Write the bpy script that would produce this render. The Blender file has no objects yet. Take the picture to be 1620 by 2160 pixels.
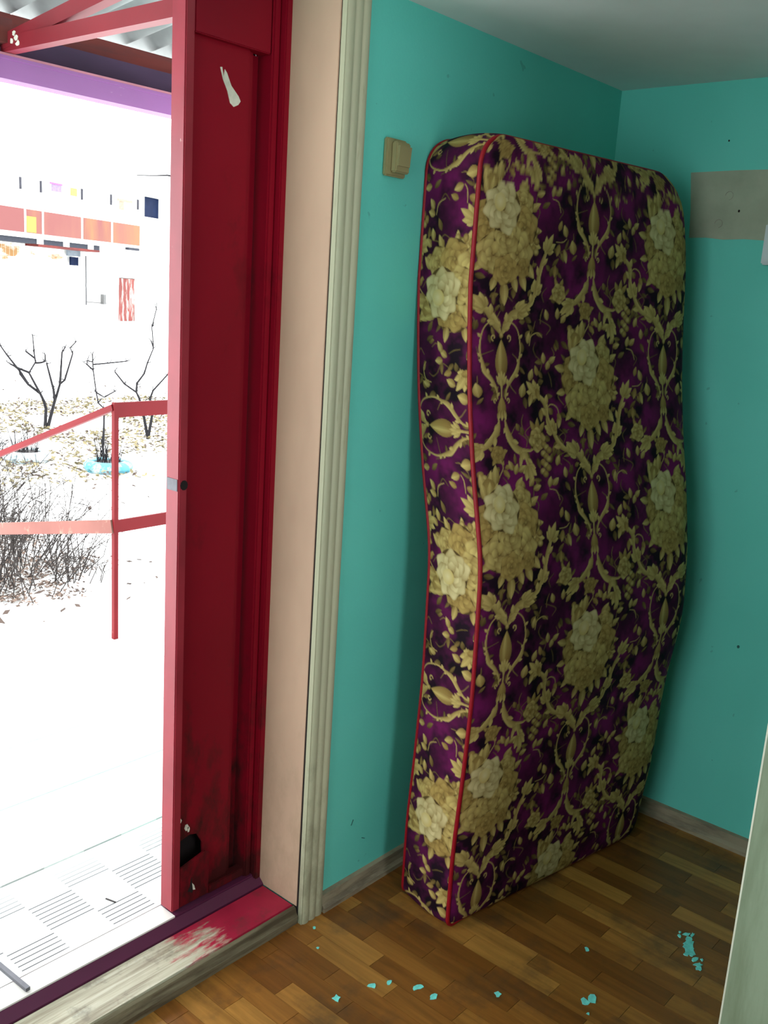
import bpy, bmesh, math, random
import numpy as np
from mathutils import Vector, Matrix

# ------------------------------------------------------------------ camera, sky, lights, exposure
sc = bpy.context.scene
COL = sc.collection
R = math.radians
EYE = Vector((0.0, 0.0, 1.55))
YAW, PITCH, ROLL = R(40.449), R(12.786), R(3.721)
fw = Vector((math.cos(PITCH) * math.cos(YAW), math.cos(PITCH) * math.sin(YAW), -math.sin(PITCH)))
rt0 = Vector((math.sin(YAW), -math.cos(YAW), 0.0))
up0 = rt0.cross(fw)
rt = math.cos(ROLL) * rt0 + math.sin(ROLL) * up0
up = -math.sin(ROLL) * rt0 + math.cos(ROLL) * up0
cam_d = bpy.data.cameras.new('camera')
cam_d.sensor_fit = 'HORIZONTAL'
cam_d.sensor_width = 36.0
cam_d.lens = 36.0 * 2014.3 / 1620.0
cam_d.clip_start = 0.05
cam_d.clip_end = 500
cam = bpy.data.objects.new('camera', cam_d)
COL.objects.link(cam)
M4 = Matrix((rt, up, -fw)).transposed().to_4x4()
M4.translation = EYE
cam.matrix_world = M4
sc.camera = cam

w = bpy.data.worlds.new('overcast_sky')
sc.world = w
w.use_nodes = True
bg = w.node_tree.nodes['Background']
bg.inputs[0].default_value = (0.95, 0.98, 1.0, 1)
bg.inputs[1].default_value = 5.5

def portal(name, loc, direction, sx, sy):
    d = bpy.data.lights.new(name, 'AREA')
    d.shape = 'RECTANGLE'
    d.size, d.size_y = sx, sy
    d.cycles.is_portal = True
    o = bpy.data.objects.new(name, d)
    COL.objects.link(o)
    o.location = loc
    o.rotation_euler = Vector(direction).to_track_quat('-Z', 'Y').to_euler()
portal('doorway_daylight', (0.8, 1.74, 1.1), (0, -1, 0), 1.0, 2.1)
portal('added_window_portal', (-1.70, 0.54, 1.3), (1, 0, 0), 1.68, 1.6)
portal('added_side_window_portal', (1.02, -0.55, 1.2), (0, 1, 0), 0.76, 1.80)

sc.view_settings.view_transform = 'Standard'
sc.view_settings.look = 'None'
sc.view_settings.gamma = 1.0
sc.view_settings.use_curve_mapping = False
sc.view_settings.exposure = 0.1
sc.cycles.use_denoising = True
sc.cycles.max_bounces = 16
sc.cycles.diffuse_bounces = 10
sc.cycles.glossy_bounces = 4
sc.cycles.sample_clamp_indirect = 10.0

rnd = random.Random(7)

# ------------------------------------------------------------------ helpers
class MB:
    """collects geometry for one mesh object"""
    def __init__(s):
        s.v, s.f = [], []
    def quad_box(s, p):
        b = len(s.v)
        s.v += [tuple(q) for q in p]
        for q in ((0, 3, 2, 1), (4, 5, 6, 7), (0, 1, 5, 4), (1, 2, 6, 5), (2, 3, 7, 6), (3, 0, 4, 7)):
            s.f.append(tuple(b + i for i in q))
        return s
    def box(s, x0, x1, y0, y1, z0, z1):
        return s.quad_box([(x0, y0, z0), (x1, y0, z0), (x1, y1, z0), (x0, y1, z0),
                           (x0, y0, z1), (x1, y0, z1), (x1, y1, z1), (x0, y1, z1)])
    def bar(s, a, b, wd, ht, upv=(0, 0, 1)):
        a, b = Vector(a), Vector(b)
        d = (b - a).normalized()
        sd = d.cross(Vector(upv)).normalized()
        u = sd.cross(d).normalized()
        P = []
        for q in (a, b):
            P.append([q + sd * (-wd / 2) + u * (-ht / 2), q + sd * (wd / 2) + u * (-ht / 2),
                      q + sd * (wd / 2) + u * (ht / 2), q + sd * (-wd / 2) + u * (ht / 2)])
        base = len(s.v)
        s.v += [tuple(p) for p in P[0] + P[1]]
        for q in ((0, 3, 2, 1), (4, 5, 6, 7), (0, 1, 5, 4), (1, 2, 6, 5), (2, 3, 7, 6), (3, 0, 4, 7)):
            s.f.append(tuple(base + i for i in q))
        return s
    def tube(s, pts, rad, seg=6, cap=True, closed=False):
        pts = [Vector(p) for p in pts]
        n = len(pts)
        rads = rad if isinstance(rad, (list, tuple)) else [rad] * n
        base = len(s.v)
        ref = None
        for i in range(n):
            if closed:
                t = pts[(i + 1) % n] - pts[i - 1]
            else:
                t = pts[min(i + 1, n - 1)] - pts[max(i - 1, 0)]
            t = t.normalized()
            if ref is None:
                ref = t.orthogonal().normalized()
            ref = (ref - t * ref.dot(t))
            ref = ref.normalized() if ref.length > 1e-6 else t.orthogonal().normalized()
            bn = t.cross(ref)
            for k in range(seg):
                a = 2 * math.pi * k / seg
                s.v.append(tuple(pts[i] + (ref * math.cos(a) + bn * math.sin(a)) * rads[i]))
        m = n if closed else n - 1
        for i in range(m):
            for k in range(seg):
                a0 = base + i * seg + k
                a1 = base + i * seg + (k + 1) % seg
                j = (i + 1) % n
                b0 = base + j * seg + k
                b1 = base + j * seg + (k + 1) % seg
                s.f.append((a0, a1, b1, b0))
        if cap and not closed:
            s.f.append(tuple(base + k for k in range(seg))[::-1])
            s.f.append(tuple(base + (n - 1) * seg + k for k in range(seg)))
        return s
    def prism(s, prof, axis, a, b):
        """prof: list of 2D points; axis 'z': (x,y) swept z a..b; 'x': (y,z) swept x; 'y': (x,z) swept y"""
        n = len(prof)
        base = len(s.v)
        for t in (a, b):
            for p in prof:
                if axis == 'z': s.v.append((p[0], p[1], t))
                elif axis == 'x': s.v.append((t, p[0], p[1]))
                else: s.v.append((p[0], t, p[1]))
        for i in range(n):
            j = (i + 1) % n
            s.f.append((base + i, base + j, base + n + j, base + n + i))
        s.f.append(tuple(base + i for i in range(n))[::-1])
        s.f.append(tuple(base + n + i for i in range(n)))
        return s
    def mesh(s, name, mt, smooth=False, bevel=0.0):
        me = bpy.data.meshes.new(name)
        me.from_pydata(s.v, [], s.f)
        bm = bmesh.new()
        bm.from_mesh(me)
        bmesh.ops.recalc_face_normals(bm, faces=bm.faces)
        if bevel:
            bmesh.ops.bevel(bm, geom=list(bm.edges), offset=bevel, segments=2, affect='EDGES', clamp_overlap=True)
        bm.to_mesh(me)
        bm.free()
        if mt: me.materials.append(mt)
        if smooth:
            me.polygons.foreach_set('use_smooth', [True] * len(me.polygons))
        return me
    def obj(s, name, mt, parent=None, smooth=False, bevel=0.0):
        o = bpy.data.objects.new(name, s.mesh(name, mt, smooth, bevel))
        COL.objects.link(o)
        if parent: o.parent = parent
        return o

def tag(o, label=None, cat=None, group=None, kind=None):
    if label: o['label'] = label
    if cat: o['category'] = cat
    if group: o['group'] = group
    if kind: o['kind'] = kind
    return o

def thing(name, label, cat, loc=(0, 0, 0), rz=0.0, group=None, kind=None):
    o = bpy.data.objects.new(name, None)
    o.empty_display_size = 0.1
    COL.objects.link(o)
    o.location = loc
    o.rotation_euler = (0, 0, rz)
    return tag(o, label, cat, group, kind)

def put(o, parent):
    """hang a mesh made in world coordinates under an unrotated parent"""
    o.parent = parent
    o.location = o.location - parent.location
    return o

# ------------------------------------------------------------------ materials
class N:
    def __init__(s, name):
        s.m = bpy.data.materials.new(name)
        s.m.use_nodes = True
        s.t = s.m.node_tree
        s.b = s.t.nodes['Principled BSDF']
    def new(s, typ, **kw):
        n = s.t.nodes.new(typ)
        for k, v in kw.items(): setattr(n, k, v)
        return n
    def link(s, a, b): s.t.links.new(a, b)
    def coord(s, which='Object', scale=(1, 1, 1), loc=(0, 0, 0)):
        c = s.new('ShaderNodeTexCoord')
        m = s.new('ShaderNodeMapping')
        m.inputs['Scale'].default_value = scale
        m.inputs['Location'].default_value = loc
        s.link(c.outputs[which], m.inputs['Vector'])
        return m.outputs['Vector']
    def noise(s, vec, scale, detail=4, rough=0.55, dist=0.0):
        n = s.new('ShaderNodeTexNoise')
        n.inputs['Scale'].default_value = scale
        n.inputs['Detail'].default_value = detail
        n.inputs['Roughness'].default_value = rough
        n.inputs['Distortion'].default_value = dist
        s.link(vec, n.inputs['Vector'])
        return n.outputs['Fac']
    def ramp(s, fac, stops, interp='LINEAR'):
        r = s.new('ShaderNodeValToRGB')
        r.color_ramp.interpolation = interp
        e = r.color_ramp.elements
        while len(e) < len(stops): e.new(0.5)
        for i, (p, c) in enumerate(stops):
            e[i].position = p
            e[i].color = (*c, 1) if len(c) == 3 else c
        s.link(fac, r.inputs['Fac'])
        return r.outputs['Color']
    def mix(s, fac, a, b):
        m = s.new('ShaderNodeMix', data_type='RGBA')
        for sock, v in ((m.inputs[0], fac), (m.inputs[6], a), (m.inputs[7], b)):
            if isinstance(v, (tuple, list)): sock.default_value = (*v, 1)
            elif isinstance(v, (int, float)): sock.default_value = v
            else: s.link(v, sock)
        return m.outputs[2]
    def math(s, op, a, b=0.0):
        m = s.new('ShaderNodeMath', operation=op)
        for i, v in enumerate((a, b)):
            if isinstance(v, (int, float)): m.inputs[i].default_value = v
            else: s.link(v, m.inputs[i])
        return m.outputs[0]
    def sep(s, vec):
        n = s.new('ShaderNodeSeparateXYZ')
        s.link(vec, n.inputs[0])
        return n.outputs
    def bump(s, h, strength=0.3, dist=0.002):
        n = s.new('ShaderNodeBump')
        n.inputs['Strength'].default_value = strength
        n.inputs['Distance'].default_value = dist
        s.link(h, n.inputs['Height'])
        s.link(n.outputs['Normal'], s.b.inputs['Normal'])
    def fin(s, col, rough=0.6, spec=0.3):
        if isinstance(col, (tuple, list)): s.b.inputs['Base Color'].default_value = (*col, 1)
        else: s.link(col, s.b.inputs['Base Color'])
        s.b.inputs['Roughness'].default_value = rough
        s.b.inputs['Specular IOR Level'].default_value = spec
        return s.m

def simple(name, c, rough=0.6, var=0.15, scale=8.0, stretch=(1, 1, 1), bump=0.15, spec=0.3, metallic=0.0, dirt=None):
    n = N(name)
    v = n.coord('Object', stretch)
    f = n.noise(v, scale)
    lo = tuple(max(0, x * (1 - var)) for x in c)
    hi = tuple(min(1, x * (1 + var)) for x in c)
    n.b.inputs['Metallic'].default_value = metallic
    if bump: n.bump(n.noise(v, scale * 12), bump, 0.001)
    col = n.ramp(f, [(0.3, lo), (0.7, hi)])
    if dirt: col = grime(n, col, *dirt)
    return n.fin(col, rough, spec)

def grime(n, col, dirt, reach, amount, scale=7.0):
    """kicked and splashed dirt that gathers towards the bottom of a board; a stain with its own ragged outline"""
    z = n.sep(n.coord('Object'))[2]
    f = n.noise(n.coord('Object', (1.6, 1.6, .8)), scale, 7, .7)
    k = n.math('ADD', n.math('MULTIPLY', n.math('SUBTRACT', reach, z), .35 / reach), n.math('SUBTRACT', f, .62))
    return n.mix(n.math('MULTIPLY', n.ramp(k, [(0.0, (0, 0, 0)), (0.22, (1, 1, 1))]), amount), col, dirt)
def worn(name, paint, under, amount=0.42, scale=6.0, stretch=(1, 1, 1), rough=0.45, soft=0.03, var=0.2, spec=0.4, dirt=None):
    n = N(name)
    v = n.coord('Object', stretch)
    f = n.noise(v, scale, 8, 0.68)
    g = n.noise(v, scale * 0.45, 3)
    pc = n.ramp(g, [(0.3, tuple(x * (1 - var) for x in paint)), (0.7, tuple(min(1, x * (1 + var)) for x in paint))])
    k = n.ramp(f, [(amount - soft, (1, 1, 1)), (amount + soft, (0, 0, 0))])
    n.bump(f, 0.15, 0.001)
    c = n.mix(k, pc, under)
    if dirt: c = grime(n, c, *dirt)
    return n.fin(c, rough, spec)

def wall_paint():
    n = N('turquoise_wall_paint')
    v = n.coord('Object')
    f = n.noise(v, 2.2, 3)
    c = n.ramp(f, [(0.3, (0.125, 0.62, 0.525)), (0.7, (0.15, 0.66, 0.57))])
    # a few small knocks where the paint is gone
    k = n.ramp(n.noise(v, 34.0, 2, 0.4), [(0.765, (0, 0, 0)), (0.785, (1, 1, 1))])
    c = n.mix(n.math('MULTIPLY', k, 0.35), c, (0.06, 0.22, 0.19))
    n.bump(n.noise(v, 160.0, 3), 0.25, 0.001)
    return n.fin(c, 0.55, 0.25)
mt_wall = wall_paint()
mt_ceil = simple('ceiling_whitewash', (0.80, 0.81, 0.80), 0.8, 0.06, 3.0)
mt_patch = simple('bare_plaster_patch', (0.37, 0.41, 0.31), 0.75, 0.12, 14.0)
mt_plain = simple('pale_plaster', (0.62, 0.60, 0.54), 0.8, 0.08, 3.0)
mt_reveal = simple('pinkish_cream_board', (0.53, 0.355, 0.25), 0.5, 0.12, 5.0, (1, 1, 0.4), 0.1, dirt=((0.25, 0.20, 0.12), 0.6, 0.25, 14.0))
mt_arch = worn('olive_cream_moulding_paint', (0.44, 0.44, 0.30), (0.24, 0.21, 0.12), 0.36, 7.0, (1.5, 1.5, 0.12), 0.5, 0.04, 0.1, dirt=((0.14, 0.13, 0.08), 0.6, 0.42, 18.0))
mt_base = worn('greyish_wood_skirting', (0.36, 0.31, 0.21), (0.16, 0.13, 0.09), 0.42, 16.0, (0.25, 0.25, 1.6), 0.6, 0.08, 0.2)
mt_red = worn('dark_red_gloss_paint', (0.21, 0.003, 0.013), (0.05, 0.004, 0.006), 0.34, 3.0, (1, 1, 0.6), 0.42, 0.08, 0.25, 0.15, dirt=((0.022, 0.008, 0.007), 0.75, 0.85, 9.0))
mt_red_edge = worn('red_paint_chipped_edge', (0.27, 0.020, 0.034), (0.55, 0.4, 0.34), 0.27, 30.0, (1, 1, 0.5), 0.35, 0.02, 0.15)
mt_black = simple('dark_cavity', (0.012, 0.008, 0.008), 0.9, 0.2, 5)
mt_white_scrape = simple('bare_white_primer', (0.62, 0.62, 0.52), 0.8, 0.2, 40)
mt_steel = simple('worn_grey_steel', (0.11, 0.11, 0.125), 0.4, 0.2, 40, metallic=0.4)
mt_switch = simple('yellowed_plastic', (0.30, 0.27, 0.13), 0.35, 0.05, 10, bump=0.0, spec=0.4)
mt_box = simple('pale_blue_white_plastic', (0.60, 0.68, 0.70), 0.4, 0.04, 10, bump=0.0)
mt_greywood = worn('bare_worn_threshold_wood', (0.22, 0.19, 0.12), (0.08, 0.06, 0.035), 0.50, 9.0, (0.2, 2.2, 2.2), 0.75, 0.10, 0.3, 0.2)
mt_sill = worn('shaded_plum_sill_paint', (0.095, 0.014, 0.05), (0.22, 0.15, 0.14), 0.30, 12.0, (0.4, 1, 1), 0.5, 0.04, 0.2)  # sill darkened to plum for the shade facing indoors and by the leaf
mt_sillcap = worn('worn_lit_sill_wood', (0.78, 0.74, 0.70), (0.40, 0.16, 0.16), 0.36, 7.0, (0.3, 1, 1), 0.6, 0.05, 0.15)  # worn sill top, whitened where daylight blows it out
mt_door2 = worn('pale_green_grey_door_paint', (0.20, 0.25, 0.17), (0.13, 0.165, 0.10), 0.40, 4.0, (3, 3, 0.4), 0.5, 0.10, 0.12)
mt_door2_edge = simple('pale_door_edge_highlight', (0.55, 0.54, 0.44), 0.6, 0.2, 20, (1, 1, 0.3))  # pale colour paints in the highlight along the leaf edge
mt_pipe = simple('red_piping_cord', (0.26, 0.002, 0.010), 0.45, 0.12, 60, bump=0.2)
mt_flake = simple('turquoise_paint_chip', (0.20, 0.74, 0.68), 0.6, 0.2, 60, bump=0.0)
mt_rail_lit = worn('lit_pink_red_rail_paint', (0.27, 0.105, 0.088), (0.36, 0.24, 0.18), 0.40, 9.0, (1, 1, 1), 0.6, 0.05, 0.12, 0.1)  # lit tone put into the colour of the stair mid rail
mt_rail = worn('red_rail_paint', (0.185, 0.010, 0.014), (0.32, 0.14, 0.12), 0.27, 9.0, (1, 1, 1), 0.5, 0.03, 0.12, 0.12)
mt_beam = worn('red_beam_paint', (0.20, 0.014, 0.022), (0.40, 0.20, 0.18), 0.30, 6.0, (1, 1, 1), 0.45, 0.05, 0.15)
mt_header = worn('header_sky_tint_paint', (0.19, 0.055, 0.19), (0.40, 0.30, 0.36), 0.32, 5.0, (0.4, 1, 1), 0.45, 0.05, 0.2)  # plum colour stands for fringing and reflected sky on the header
mt_timber = worn('brown_red_timber', (0.15, 0.035, 0.03), (0.08, 0.03, 0.03), 0.45, 6.0, (0.3, 2, 2), 0.8, 0.12, 0.25, 0.1)
mt_sheet = simple('grey_asbestos_cement', (0.34, 0.36, 0.36), 0.85, 0.10, 9, bump=0.3)
mt_snow = simple('pale_concrete_and_old_snow', (0.80, 0.80, 0.78), 0.9, 0.06, 1.2)
mt_fac = simple('white_rendered_facade', (0.80, 0.80, 0.78), 0.9, 0.05, 0.8)
mt_twig = simple('dark_bark', (0.012, 0.011, 0.013), 0.9, 0.3, 20, bump=0.0)
mt_twig2 = simple('dry_grey_brown_twig', (0.035, 0.029, 0.027), 0.9, 0.4, 20, bump=0.0)
mt_tyre = worn('turquoise_painted_rubber', (0.06, 0.24, 0.30), (0.30, 0.37, 0.38), 0.46, 9.0, (1, 1, 1), 0.7, 0.06, 0.2)
mt_soil = simple('dark_soil', (0.06, 0.055, 0.055), 0.95, 0.3, 20)

# ------------------------------------------------------------------ room shell
XF, YL, ZC = 2.688, 1.483, 2.175     # far wall, left wall, ceiling
XR, YR = -1.6, -0.45                 # rear wall, right wall
DX0, DX1, DZ = 0.35, 1.512, 2.165    # doorway in the left wall
YO = 1.70                            # outer face of the left wall

def struct(mb, name, mt, label, cat, **kw):
    return tag(mb.obj(name, mt, **kw), label, cat, kind='structure')

m = MB()
m.box(DX1, XF + 0.2, YL, YO, -0.3, ZC + 0.1)
m.box(XR - 0.2, DX0, YL, YO, -0.3, ZC + 0.1)
m.box(DX0, DX1, YL, YO, DZ, ZC + 0.1)
wall_left = struct(m, 'wall_left', mt_wall, 'turquoise painted wall holding the doorway and the light switch', 'wall')
m = MB().box(XF, XF + 0.2, YR - 0.2, YL, -0.3, ZC + 0.1)
wall_far = struct(m, 'wall_far', mt_wall, 'turquoise painted far wall with an unpainted cream rectangle', 'wall')
WY0, WY1, WZ0, WZ1 = -0.30, 1.38, 0.50, 2.10     # unseen window added behind the viewer to light the room
m = MB()
m.box(XR - 0.2, XR, YR - 0.2, WY0, -0.3, ZC + 0.1)
m.box(XR - 0.2, XR, WY1, YL, -0.3, ZC + 0.1)
m.box(XR - 0.2, XR, WY0, WY1, -0.3, WZ0)
m.box(XR - 0.2, XR, WY0, WY1, WZ1, ZC + 0.1)
struct(m, 'wall_rear', mt_wall, 'turquoise wall with an added window behind the viewer', 'wall')
WX0, WX1, WA0, WA1 = 0.64, 1.40, 0.30, 2.10      # unseen window added in the right wall to light the doorway wall
m = MB()
m.box(XR, WX0, YR - 0.2, YR, -0.3, ZC + 0.1)
m.box(WX1, XF, YR - 0.2, YR, -0.3, ZC + 0.1)
m.box(WX0, WX1, YR - 0.2, YR, -0.3, WA0)
m.box(WX0, WX1, YR - 0.2, YR, WA1, ZC + 0.1)
struct(m, 'wall_right', simple('dark_green_bounce_cut', (0.04, 0.11, 0.09), 0.6, 0.1, 3.0), 'unseen wall painted dark green to cut bounce, with an added window opposite the doorway', 'wall')  # unseen wall darkened to cut bounce onto the mattress front
win2 = thing('added_window_2', 'white framed window added for light opposite the doorway', 'window', ((WX0 + WX1) / 2, YR - 0.12, WA0), kind='structure')
win = thing('added_window_1', 'white framed window added for light behind the viewer', 'window', (XR - 0.12, (WY0 + WY1) / 2, WZ0), kind='structure')
mt_white = simple('added_window_white_paint', (0.75, 0.75, 0.72), 0.5, 0.05, 10)
m = MB()
for a in ((WY0, WY0 + .05), (WY1 - .05, WY1), (0.51, 0.57)):
    m.box(XR - 0.15, XR - 0.09, a[0], a[1], WZ0, WZ1)
for a in ((WZ0, WZ0 + .05), (WZ1 - .05, WZ1)):
    m.box(XR - 0.15, XR - 0.09, WY0, WY1, a[0], a[1])
put(m.obj('frame', mt_white), win)
gl = bpy.data.materials.new('clear_pane')
gl.use_nodes = True
nt = gl.node_tree
nt.nodes.clear()
o_ = nt.nodes.new('ShaderNodeOutputMaterial'); mx = nt.nodes.new('ShaderNodeMixShader')
tr = nt.nodes.new('ShaderNodeBsdfTransparent'); gs = nt.nodes.new('ShaderNodeBsdfGlossy')
gs.inputs['Roughness'].default_value = 0.02
mx.inputs[0].default_value = 0.06
nt.links.new(tr.outputs[0], mx.inputs[1]); nt.links.new(gs.outputs[0], mx.inputs[2]); nt.links.new(mx.outputs[0], o_.inputs[0])
for a in ((WY0 + .05, .51), (.57, WY1 - .05)):
    put(MB().box(XR - 0.122, XR - 0.118, a[0], a[1], WZ0 + .05, WZ1 - .05).obj('pane', gl), win)

m = MB()
for a in ((WX0, WX0 + .05), (WX1 - .05, WX1)):
    m.box(a[0], a[1], YR - 0.15, YR - 0.09, WA0, WA1)
for a in ((WA0, WA0 + .05), (WA1 - .05, WA1)):
    m.box(WX0, WX1, YR - 0.15, YR - 0.09, a[0], a[1])
put(m.obj('frame', mt_white), win2)
put(MB().box(WX0 + .05, WX1 - .05, YR - 0.122, YR - 0.118, WA0 + .05, WA1 - .05).obj('pane', gl), win2)

# ceiling: a slab whose papered underside sags a little towards the far corner
m = MB().box(XR - .2, XF + .2, YR - .2, YO, ZC, ZC + .1)
ceil = struct(m, 'ceiling', mt_ceil, 'whitewashed low ceiling', 'ceiling')

# floor: base slab and individual laminate strips
def plank_mat(name):
    n = N(name)
    oi = n.new('ShaderNodeObjectInfo')
    tc = n.new('ShaderNodeTexCoord')
    vm = n.new('ShaderNodeVectorMath', operation='ADD')
    sc_ = n.new('ShaderNodeVectorMath', operation='SCALE')
    cmb = n.new('ShaderNodeCombineXYZ')
    n.link(oi.outputs['Random'], cmb.inputs[0]); n.link(oi.outputs['Random'], cmb.inputs[2])
    sc_.inputs['Scale'].default_value = 37.0
    n.link(cmb.outputs[0], sc_.inputs[0])
    n.link(tc.outputs['Object'], vm.inputs[0]); n.link(sc_.outputs[0], vm.inputs[1])
    mp = n.new('ShaderNodeMapping')
    mp.inputs['Scale'].default_value = (26, 2.2, 1)
    n.link(vm.outputs[0], mp.inputs['Vector'])
    g = n.noise(mp.outputs[0], 1.6, 6, 0.6, 0.6)
    tone = n.ramp(oi.outputs['Random'], [(0.0, (0.19, 0.066, 0.012)), (0.35, (0.27, 0.100, 0.019)), (0.7, (0.36, 0.150, 0.030)), (1.0, (0.46, 0.215, 0.048))])
    dark = n.mix(0.45, tone, (0.07, 0.026, 0.006))
    c = n.mix(n.ramp(g, [(0.35, (1, 1, 1)), (0.62, (0, 0, 0))]), tone, dark)
    geo = n.new('ShaderNodeNewGeometry')
    s = n.noise(geo.outputs['Position'], 5.5, 5, 0.65)
    c = n.mix(n.math('MULTIPLY', n.ramp(s, [(0.52, (0, 0, 0)), (0.68, (1, 1, 1))]), 0.55), c, (0.045, 0.03, 0.02))
    n.bump(g, 0.12, 0.0006)
    return n.fin(c, 0.33, 0.32)
mt_plank = plank_mat('brown_laminate_strip')
mt_slab = simple('brown_laminate_far_part', (0.17, 0.075, 0.027), 0.45, 0.3, 9, (6, 1, 1))
mt_joint = simple('dark_joint_fill', (0.035, 0.02, 0.012), 0.8, 0.2, 20, bump=0)
PX0, PX1, PY0, PY1 = 0.79, XF, 0.155, 1.492
SW, SL = 0.0556, 0.246
m = MB()
m.box(PX0, PX1, PY0, YO, -0.2, -0.0035)
m.box(XR - .2, PX0, YR - .2, YO, -0.2, 0.0)
m.box(PX0, XF + .2, YR - .2, PY0, -0.2, 0.0)
floor = struct(m, 'floor', mt_slab, 'brown wood-look laminate floor of short strips with paint spots', 'floor')
floor.data.materials.append(mt_joint)
for p in list(floor.data.polygons)[:6]: p.material_index = 1
full = MB().box(-SW / 2 + .0004, SW / 2 - .0004, -SL / 2 + .0005, SL / 2 - .0005, -0.0035, 0.0).mesh('plank', mt_plank)
nrow = int((PX1 - PX0) / SW)
x = PX1 - SW / 2
offs = [0.0, .10, .19, .05, .15]
k = 0
while x > PX0 + SW / 2:
    y = PY1 - SL / 2 + (-offs[k % 5] + rnd.uniform(-.02, .02)) % SL
    while y > PY0:
        a, b = max(y - SL / 2, PY0), min(y + SL / 2, PY1)
        if b - a > 0.02:
            if b - a > SL - 1e-4:
                o = bpy.data.objects.new('plank', full)
            else:
                o = bpy.data.objects.new('plank', MB().box(-SW / 2 + .0004, SW / 2 - .0004, -(b - a) / 2 + .0005, (b - a) / 2 - .0005, -0.0035, 0.0).mesh('plank', mt_plank))
            COL.objects.link(o)
            o.parent = floor
            o.location = (x, (a + b) / 2, rnd.uniform(-.0003, 0.0))
        y -= SL
    x -= SW
    k += 1

# skirtings
prof = [(YL, 0), (YL - .020, 0), (YL - .020, .012), (YL - .012, .020), (YL - .010, .046), (YL, .050)]
bl = MB().prism(prof, 'x', 1.583, XF)
struct(bl, 'baseboard_left', mt_base, 'low greyish wooden skirting under the light switch wall', 'skirting')
bf = thing('baseboard_far', 'low light wooden skirting of two lengths along the far wall', 'skirting', (XF, .5, 0), kind='structure')
for a, b in ((YR, .778), (.781, YL - .021)):
    prof = [(XF, 0), (XF - .020, 0), (XF - .020, .012), (XF - .012, .022), (XF - .010, .046), (XF, .050)]
    put(MB().prism([(p[0], p[1]) for p in prof], 'y', a, b).obj('length', mt_base), bf)

# doorway lining and moulded architrave
rev = MB()
rev.quad_box([(1.507, 1.4892, .045), (1.512, 1.4892, .045), (1.512, 1.627, .045), (1.507, 1.627, .045),
              (1.505, 1.4850, DZ), (1.512, 1.4850, DZ), (1.512, 1.627, DZ), (1.505, 1.627, DZ)])
struct(rev, 'trim_1', mt_reveal, 'pinkish cream board lining the doorway side', 'door lining')
# moulded profile (x, y) with three rounded ridges
W0, W1 = 1.5085, 1.583
pf = [(W0, YL), (W0, YL - .013)]
for i in range(41):
    t = i / 40
    xx = W0 + .003 + (W1 - W0 - .006) * t
    rid = abs(math.sin(math.pi * (t * 3.0)))
    pf.append((xx, YL - .0125 - .0045 * rid ** .6))
pf += [(W1, YL - .011), (W1, YL)]
ar = MB().prism(pf, 'z', 0.0, ZC)
struct(ar, 'trim_2', mt_arch, 'cream fluted architrave moulding beside the doorway', 'architrave')
# the dark open crack between lining and architrave, its shade given as a black strip
struct(MB().box(1.5088, 1.5110, YL + .0002, YL + .02, .02, DZ), 'crack_shade_strip', mt_black, 'black strip for the shade in the crack between the lining and the moulding', 'crack')

# unpainted patch, nail hole and scuffs on the walls (thin real layers)
def flat_on_far(pts, name, mt, th=.0012):
    b = MB()
    b.prism([(p[0], p[1]) for p in pts], 'x', XF - th, XF + .002)
    return b.obj(name, mt)
pp = [(1.238, 1.940), (1.10, 1.942), (1.00, 1.941), (.93, 1.939), (.93, 1.759), (1.00, 1.758), (1.06, 1.761), (1.12, 1.759), (1.17, 1.764), (1.219, 1.763), (1.225, 1.84)]
o = flat_on_far(pp, 'bare_patch', mt_patch); o.parent = wall_far; o['label'] = 'unpainted pinkish cream rectangle'
def disc(cy, cz, r, nn=10): return [(cy + r * math.cos(6.2832 * i / nn), cz + r * 1.2 * math.sin(6.2832 * i / nn)) for i in range(nn)]
for cy, cz, r in ((1.085, 1.835, .003), (1.14, 2.02, .0022)):
    flat_on_far(disc(cy, cz, r), 'nail_hole', mt_black, .0018).parent = wall_far
mt_ring = simple('faint_grey_ring_stain', (0.34, 0.33, 0.27), 0.8, 0.2, 60, bump=0)
for cy, cz in ((1.118, 1.876), (1.138, 1.802)):
    b = MB()
    b.tube([(XF - .0012, cy + .011 * math.cos(a), cz + .011 * math.sin(a)) for a in [i * .42 for i in range(12)]], .0011, 4)
    o = b.obj('ring_stain', mt_ring); o.parent = wall_far
mt_scuff = simple('dark_scuff', (0.03, 0.12, 0.11), 0.9, 0.2, 60, bump=0)
for cx, cz, a, l in ((1.692, .205, 1.1, .016), (1.74, .14, -.5, .013)):
    dx, dz = math.cos(a) * l / 2, math.sin(a) * l / 2
    wd = .0022 if l < .03 else .0012
    MB().bar((cx - dx, YL - .0005, cz - dz), (cx + dx, YL - .0005, cz + dz), .0014, wd, (0, 1, 0)).obj('scuff_mark', mt_scuff, wall_left)
flat_on_far(disc(.908, .62, .004), 'scuff_mark', mt_scuff, .001).parent = wall_far

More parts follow.
